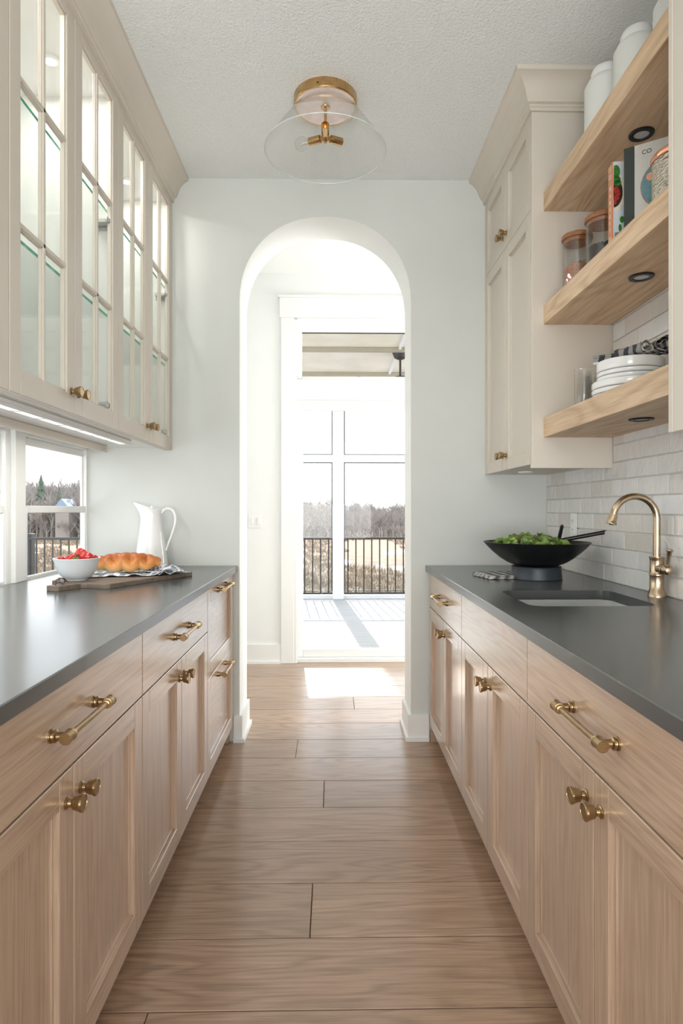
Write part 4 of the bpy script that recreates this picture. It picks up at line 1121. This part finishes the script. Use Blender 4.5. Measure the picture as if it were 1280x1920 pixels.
# pitcher
PX, PY = -0.910, 3.105
pt = thing('pitcher', 'tall white ceramic pitcher behind the bread against the arch wall', 'pitcher', (PX, PY, CT), PI)
ctrl = [(0.0, .078), (.01, .0815), (.06, .0765), (.12, .068), (.18, .059), (.235, .052), (.262, .0505), (.285, .053), (.305, .059), (.318, .064)]
def rad_at(z):
    for (z0, r0), (z1, r1) in zip(ctrl, ctrl[1:]):
        if z <= z1: f = (z - z0) / (z1 - z0); return r0 + (r1 - r0) * f
    return ctrl[-1][1]
b_ = mb('ceramic'); V = []; F = []; nz, na = 34, 48
def pp(zf, a, inset=0):
    # spout towards +x local (left in picture), rim slopes down to the handle
    sp_ = max(0, math.cos(a)); top = .290 + .040 * (0.5 + .5 * math.cos(a)) ** 1.5
    z = zf * top; r = rad_at(min(z, .318)) - inset
    k = max(0, (z - .235) / .09)
    r += (sp_ ** 3) * .026 * k ** 1.3
    sq = 1 - .10 * k * (1 - abs(math.cos(a)))
    return (r * math.cos(a), r * math.sin(a) * sq, z)
for i in range(nz + 1):
    for k in range(na): V.append(pp(i / nz, 2 * PI * k / na))
for i in range(nz + 1):
    for k in range(na):
        p = pp(max(.02, 1 - i / nz), 2 * PI * k / na, .004); V.append(p)
rings_n = 2 * (nz + 1)
for i in range(rings_n - 1):
    for k in range(na): l = (k + 1) % na; F.append((i * na + k, i * na + l, (i + 1) * na + l, (i + 1) * na + k))
F.append(tuple(range(na)))
b_.add(V, F); b_.build('body', pt, angle=60)
h_ = mb('ceramic')
hp = [(-.050, 0, .272), (-.062, 0, .288), (-.082, 0, .296), (-.103, 0, .290), (-.116, 0, .270), (-.120, 0, .240), (-.115, 0, .205), (-.104, 0, .170), (-.092, 0, .140), (-.082, 0, .112), (-.0735, 0, .085)]
def cr(P, n=5):
    R = []
    for i in range(len(P) - 1):
        p0, p1, p2, p3 = [Vector(P[max(0, min(len(P) - 1, i + k))]) for k in (-1, 0, 1, 2)]
        for j in range(n):
            t_ = j / n; R.append(.5 * ((2 * p1) + (-p0 + p2) * t_ + (2 * p0 - 5 * p1 + 4 * p2 - p3) * t_ ** 2 + (-p0 + 3 * p1 - 3 * p2 + p3) * t_ ** 3))
    R.append(Vector(P[-1])); return R
hp = cr(hp); h_.tube(hp, [.0085 - .003 * i / len(hp) for i in range(len(hp))], 14); h_.build('handle', pt, angle=60)

# ------------------------------------------------------------------ ceiling lamp
cl_ = thing('ceiling_lamp', 'flush brass ceiling lamp with three sockets inside a wide clear glass cone', 'lamp', (-.03, 2.575, CEIL))
mb('gold').lathe([(.0, 0), (.130, 0), (.132, -.003), (.132, -.036), (.129, -.040), (.124, -.040), (.124, -.038), (.0, -.037)], 72).build('canopy', cl_)
mb('palemetal').lathe([(0, -.0385), (.1238, -.0385), (.1238, -.0375), (0, -.0375)], 64).build('canopy_plate', cl_)
mb('gold').lathe([(0, 0), (.0035, 0), (.0045, .002), (0, .004)], 12, mat=T(-.032, -.131, -.018) @ RX(PI / 2)).build('screw', cl_)
g = mb('thinglass', 'rimglass'); g.lathe([(.118, -.046), (.130, -.056), (.252, -.224)], 96, 0, cap=False); g.build('glass_shade', cl_, angle=60)
g = mb('rimglass'); g.tube([(.2525 * math.cos(2 * PI * k / 96), .2525 * math.sin(2 * PI * k / 96), -.2245) for k in range(97)], .0022, 8, cap=False); g.build('shade_rim', cl_)
mb('gold').lathe([(0, -.038), (.02, -.038), (.018, -.044), (.006, -.046), (.0055, -.148), (.012, -.150), (.0155, -.156), (.0165, -.168), (.0135, -.179), (.006, -.185), (.0055, -.191), (0, -.193)], 28).build('stem', cl_)
for k, a in enumerate((-PI / 2, PI / 6, 5 * PI / 6)):
    m_ = T(0, 0, -.166) @ RZ(a) @ RY(PI / 2 - .06)
    s_ = mb('gold', 'ceramic'); s_.lathe([(0, .012), (.008, .012), (.008, .022), (.0155, .024), (.0165, .027), (.0165, .078), (.0155, .079), (.0145, .078), (.0145, .045), (0, .045)], 28, mat=m_)
    so = s_.build('socket', cl_)
    if k == 2:
        g = mb('thinglass'); g.lathe([(0, .074), (.0115, .074), (.013, .082), (.018, .092), (.0255, .104), (.0285, .116), (.0265, .130), (.019, .141), (.008, .146), (0, .147)], 28, mat=m_); bo = g.build('bulb', so)
        g = mb('brass'); 
        for q_ in (-.004, .004): g.tube([m_ @ Vector((q_, 0, .08)), m_ @ Vector((q_ * 2.0, .002, .1)), m_ @ Vector((q_, -.002, .125))], .0007, 6)
        g.build('filament', so)

# ------------------------------------------------------------------ porch
DKZ = -0.15; PYR = 9.36
dk = struct(mb('darkmetal').box(-7.5, 5.5, 5.0, 9.5, DKZ - .12, DKZ - .028).build('floor_deck', angle=None))
yy = 5.0
while yy < 9.5:
    mb('deck').box(-7.5, 5.5, yy + .0025, min(yy + .140, 9.5) - .0025, DKZ - .027, DKZ, .003).build('deck_board', dk); yy += .140
pp_ = mb('outwhite')
PXC = .086
for k, x in enumerate((PXC - 3.05, PXC, PXC + 3.05)):
    p = mb('outwhite'); p.box(x - .085, x + .085, PYR - .085, PYR + .085, DKZ, 2.78, .004); p.box(x - .0862, x + .0862, PYR - .1, PYR + .1, DKZ, DKZ + .09, .004)
    tag(p.build('porch_post'), ('white porch post outside, left of the door and hidden by the hall wall', 'white square porch post in view through the glass door', 'white porch post outside, right of the arch opening')[k], 'post')
for x0, x1, tg, sm_ in ((PXC - 3.05 + .085, PXC - .085, 'left', 'screenA'), (PXC + .085, PXC + 3.05 - .085, 'right', 'screenB')):
    p = thing('screen_panel', 'porch screen with white crossbar, %s of the white post' % tg, 'screen', ((x0 + x1) / 2, PYR, DKZ))
    hw_ = (x1 - x0) / 2 - .002
    b = mb('outwhite'); b.box(-hw_, hw_, -.04, .04, 1.92 - DKZ, 2.036 - DKZ, .003); b.box(-hw_, hw_, -.05, .05, 0.0, .055, .003); b.build('crossbar', p)
    b = mb('darkmetal')
    for z0, z1 in ((.11, 1.92 - DKZ), (2.036 - DKZ, 2.74 - DKZ)):
        t_ = .016; b.box(-hw_, -hw_ + t_, -.02, .0, z0, z1); b.box(hw_ - t_, hw_, -.02, .0, z0, z1); b.box(-hw_ + t_, hw_ - t_, -.02, 0, z1 - t_ * .8, z1); b.box(-hw_ + t_, hw_ - t_, -.02, 0, z0, z0 + t_ * .8)
    b.build('screen_frame', p, angle=None)
    b = MB([M[sm_]]); b.add([(-hw_, .005, .12), (hw_, .005, .12), (hw_, .005, 1.92 - DKZ), (-hw_, .005, 1.92 - DKZ)], [(0, 1, 2, 3)]); b.build('screen_mesh', p, angle=None)
# railing
def railing(x0, x1, label, post=False):
    th = thing('railing', label, 'railing', ((x0 + x1) / 2, PYR - .065, DKZ)); hw_ = (x1 - x0) / 2
    b = mb('darkmetal'); b.box(-hw_, hw_, -.02, .02, .90, .935, .004); b.build('top_rail', th)
    b = mb('darkmetal'); b.box(-hw_, hw_, -.015, .015, .075, .105, .003); b.build('bottom_rail', th)
    me = mb('darkmetal').box(-.0095, .0095, -.0095, .0095, .105, .90, .001).mesh('baluster')
    n_ = int((x1 - x0) / .118)
    for i in range(n_): link('baluster', me, th, (-hw_ + (i + .5) * (x1 - x0) / n_, 0, 0))
    return th
railing(PXC - 3.05 + .087, PXC - .087, 'dark metal deck railing left of the white porch post')
railing(PXC + .087, PXC + 3.05 - .087, 'dark metal deck railing right of the white porch post')
railing(-7.4, PXC - 3.05 - .087, 'dark metal deck railing showing through the left side window')
tag(mb('darkmetal').box(-4.66, -4.54, PYR - .02, PYR + .10, DKZ, DKZ + .99, .004).build('railing_post'), 'grey railing post outside the left side window, behind the fruit bowl', 'post')
# porch header and ceiling
struct(mb('outwhite').box(PXC - 3.15, PXC + 3.2, PYR - .085, PYR + .085, 2.75, 3.25, .003).build('beam_porch', angle=None))
struct(mb('porchceil').box(PXC - 3.15, PXC + 3.4, 4.99, PYR + .3, 3.10, 3.25).build('ceiling_porch', angle=None))
b = mb('porchbeam')
for y_ in (5.9, 7.19, 8.5): b.box(PXC - 3.1, PXC + 3.1, y_ - .03, y_ + .03, 3.05, 3.0995, .004)
struct(b.build('trim_porch', angle=None))
struct(mb('outwhite').box(.77, .80, 5.0, 9.27, 3.07, 3.0999, .002).build('trim_porch_batten', angle=None))
fn_ = thing('ceiling_fan', 'dark ceiling fan outside under the porch roof, top right of the transom', 'fan', (.81, 7.35, 3.10))
mb('darkmetal').lathe([(0, 0), (.095, 0), (.095, -.02), (.07, -.08), (.03, -.10), (0, -.10)], 32).build('canopy', fn_)
mb('darkmetal').lathe([(.013, -.1), (.013, -.30)], 16).build('rod', fn_)
mb('darkmetal').lathe([(0, -.30), (.05, -.30), (.11, -.34), (.12, -.42), (.09, -.46), (0, -.47)], 32).build('motor', fn_)
for k in range(4):
    b = mb('darkmetal'); b.box(.10, .68, -.07, .07, -.405, -.395, .002, mat=None); b.build('blade', fn_, rot=(0, 0, k * PI / 2 + .6))

# ------------------------------------------------------------------ landscape
def gz(x, y):
    # field level, gully in front, hill rising behind and to the left
    h = -4.2 + .25 * noise.noise((x * .05, y * .05, 0))
    up = max(0, y - 118); h += up * (.045 + .05 * max(0, min(1, (-x - 8) / 45)))
    return h
b = mb('field'); V = []; F = []
xs_ = [-150 + 5 * i for i in range(51)]; ysq = [9.6 + 2.4 * i for i in range(20)] + [57 + 6 * i for i in range(28)]
for y_ in ysq:
    for x in xs_: V.append((x, y_, gz(x, y_)))
n_ = len(xs_)
for j in range(len(ysq) - 1):
    for i in range(n_ - 1): a = j * n_ + i; F.append((a, a + 1, a + n_ + 1, a + n_))
b.add(V, F); struct(b.build('ground'))
# dry grass tussocks (uncountable)
V = []; F = []
rg_ = random.Random(3)
for i in range(9000):
    y_ = 24 + 96 * rg_.random() ** 1.3; x = rg_.uniform(-.62, .22) * y_ if rg_.random() < .93 else rg_.uniform(-90, 40)
    if noise.noise((x * .09, y_ * .04, 5)) > .22: continue
    z = gz(x, y_); hgt = rg_.uniform(.25, .7)
    for k in range(5):
        a = rg_.random() * 6.28; w_ = .035 + y_ * .0006; o_ = len(V); dx, dy = rg_.uniform(-.3, .3), rg_.uniform(-.3, .3)
        V += [(x + dx - w_ * math.cos(a), y_ + dy, z - .02), (x + dx + w_ * math.cos(a), y_ + dy, z - .02), (x + dx * 1.8, y_ + dy * 1.8, z + hgt * rg_.uniform(.6, 1))]
        F.append((o_, o_ + 1, o_ + 2))
me = bpy.data.meshes.new('dry_grass'); me.from_pydata(V, [], F); me.materials.append(M['straw'])
o = link('dry_grass', me); o['kind'] = 'stuff'; tag(o, 'tan winter grass covering the field beyond the deck railing', 'grass')
# bare woodland: templates then joined
def bare_tree(rnd):
    V = []; F = []
    def br(p, d, l, r, depth):
        e_ = p + d * l; a = d.orthogonal().normalized(); c_ = d.cross(a); o_ = len(V)
        for q, rr in ((p, r), (e_, r * .55)):
            for k in range(3): an = 2 * PI * k / 3; V.append(q + (a * math.cos(an) + c_ * math.sin(an)) * rr)
        for k in range(3): m_ = (k + 1) % 3; F.append((o_ + k, o_ + m_, o_ + 3 + m_, o_ + 3 + k))
        if depth == 0: return
        for k in range(4 if depth > 1 else 5):
            nd = (d * .9 + Vector((rnd.uniform(-1, 1), rnd.uniform(-1, 1), rnd.uniform(-.1, .7))) * .75).normalized()
            br(p.lerp(e_, rnd.uniform(.45, 1.0)), nd, l * rnd.uniform(.5, .72), r * .5, depth - 1)
    br(Vector((0, 0, 0)), Vector((rnd.uniform(-.08, .08), 0, 1)).normalized(), .42, .022, 3)
    return V, F
rt = random.Random(11); TT = [bare_tree(rt) for _ in range(8)]
V = []; F = []
NTREE = 1600
for i in range(NTREE):
    side = rt.random()
    y_ = rt.uniform(112, 172); x = (rt.uniform(-.56, -.30) if side < .5 else rt.uniform(-.12, .20)) * y_
    if side > .93: x = rt.uniform(-.95, -.56) * y_
    if i % 3 == 0: y_ = rt.uniform(110, 124); x = (rt.uniform(-.56, -.30) if side < .5 else rt.uniform(-.12, .20)) * y_
    h_ = rt.uniform(6.4, 8.8) * (1 if i % 3 else .5) * (1.34 if x < -25 else .98 - .16 * max(0, min(1, (x + 2) / 14)))
    tv, tf = TT[rt.randrange(8)]; ca, sa = math.cos(i * 1.7), math.sin(i * 1.7); z = gz(x, y_) - .1; o_ = len(V)
    for p in tv: V.append((x + (p.x * ca - p.y * sa) * h_ * 1.15, y_ + (p.x * sa + p.y * ca) * h_ * 1.15, z + p.z * h_))
    F += [tuple(q + o_ for q in f) for f in tf]
me = bpy.data.meshes.new('bare_woodland'); me.from_pydata(V, [], F); me.materials.append(M['bark'])
o = link('bare_woodland', me); o['kind'] = 'stuff'; tag(o, 'dense bare grey-brown woodland on the far hillside', 'trees')
def conifer(x, y_, h_, label):
    th = thing('evergreen_tree', label, 'tree', (x, y_, gz(x, y_) - .1), 0, 'evergreens on the far hillside')
    b = mb('pine'); rr = random.Random(int(x * 10))
    for k in range(9):
        z0 = h_ * (.12 + .095 * k); r_ = h_ * .24 * (1 - k / 10); n_ = 14; o_ = []
        Vv = [(0, 0, z0 + h_ * .16)] + [((r_ * (1 if i % 2 else .7) * rr.uniform(.85, 1.1)) * math.cos(2 * PI * i / n_), (r_ * (1 if i % 2 else .7)) * math.sin(2 * PI * i / n_), z0 - (.03 * h_ if i % 2 else 0)) for i in range(n_)]
        b.add(Vv, [(0, 1 + i, 1 + (i + 1) % n_) for i in range(n_)])
    b.build('foliage', th, angle=None, fix=False)
    mb('bark').lathe([(.12, 0), (.1, h_ * .5), (.02, h_)], 8).build('trunk', th)
conifer(-55.5, 118, 12.0, 'tallest evergreen in the side window, left of the others'); conifer(-58.3, 119, 8.5, 'short evergreen at the left edge of the side window view')
conifer(-52.5, 119, 9.5, 'evergreen in the side window to the right of the tallest one')
hs = thing('house', 'distant small house with pale blue-grey roof, seen through the side window', 'house', (-48.5, 113, gz(-48.5, 113) + .4))
mb('bark').box(-1.2, 1.2, -2, 2, 0, 5.2).build('wall', hs, angle=None)
mb('roofblue').prism([(-1.6, 5.2), (1.6, 5.2), (0, 7.1)], -2.3, 2.3, 1).build('roof', hs, angle=None)
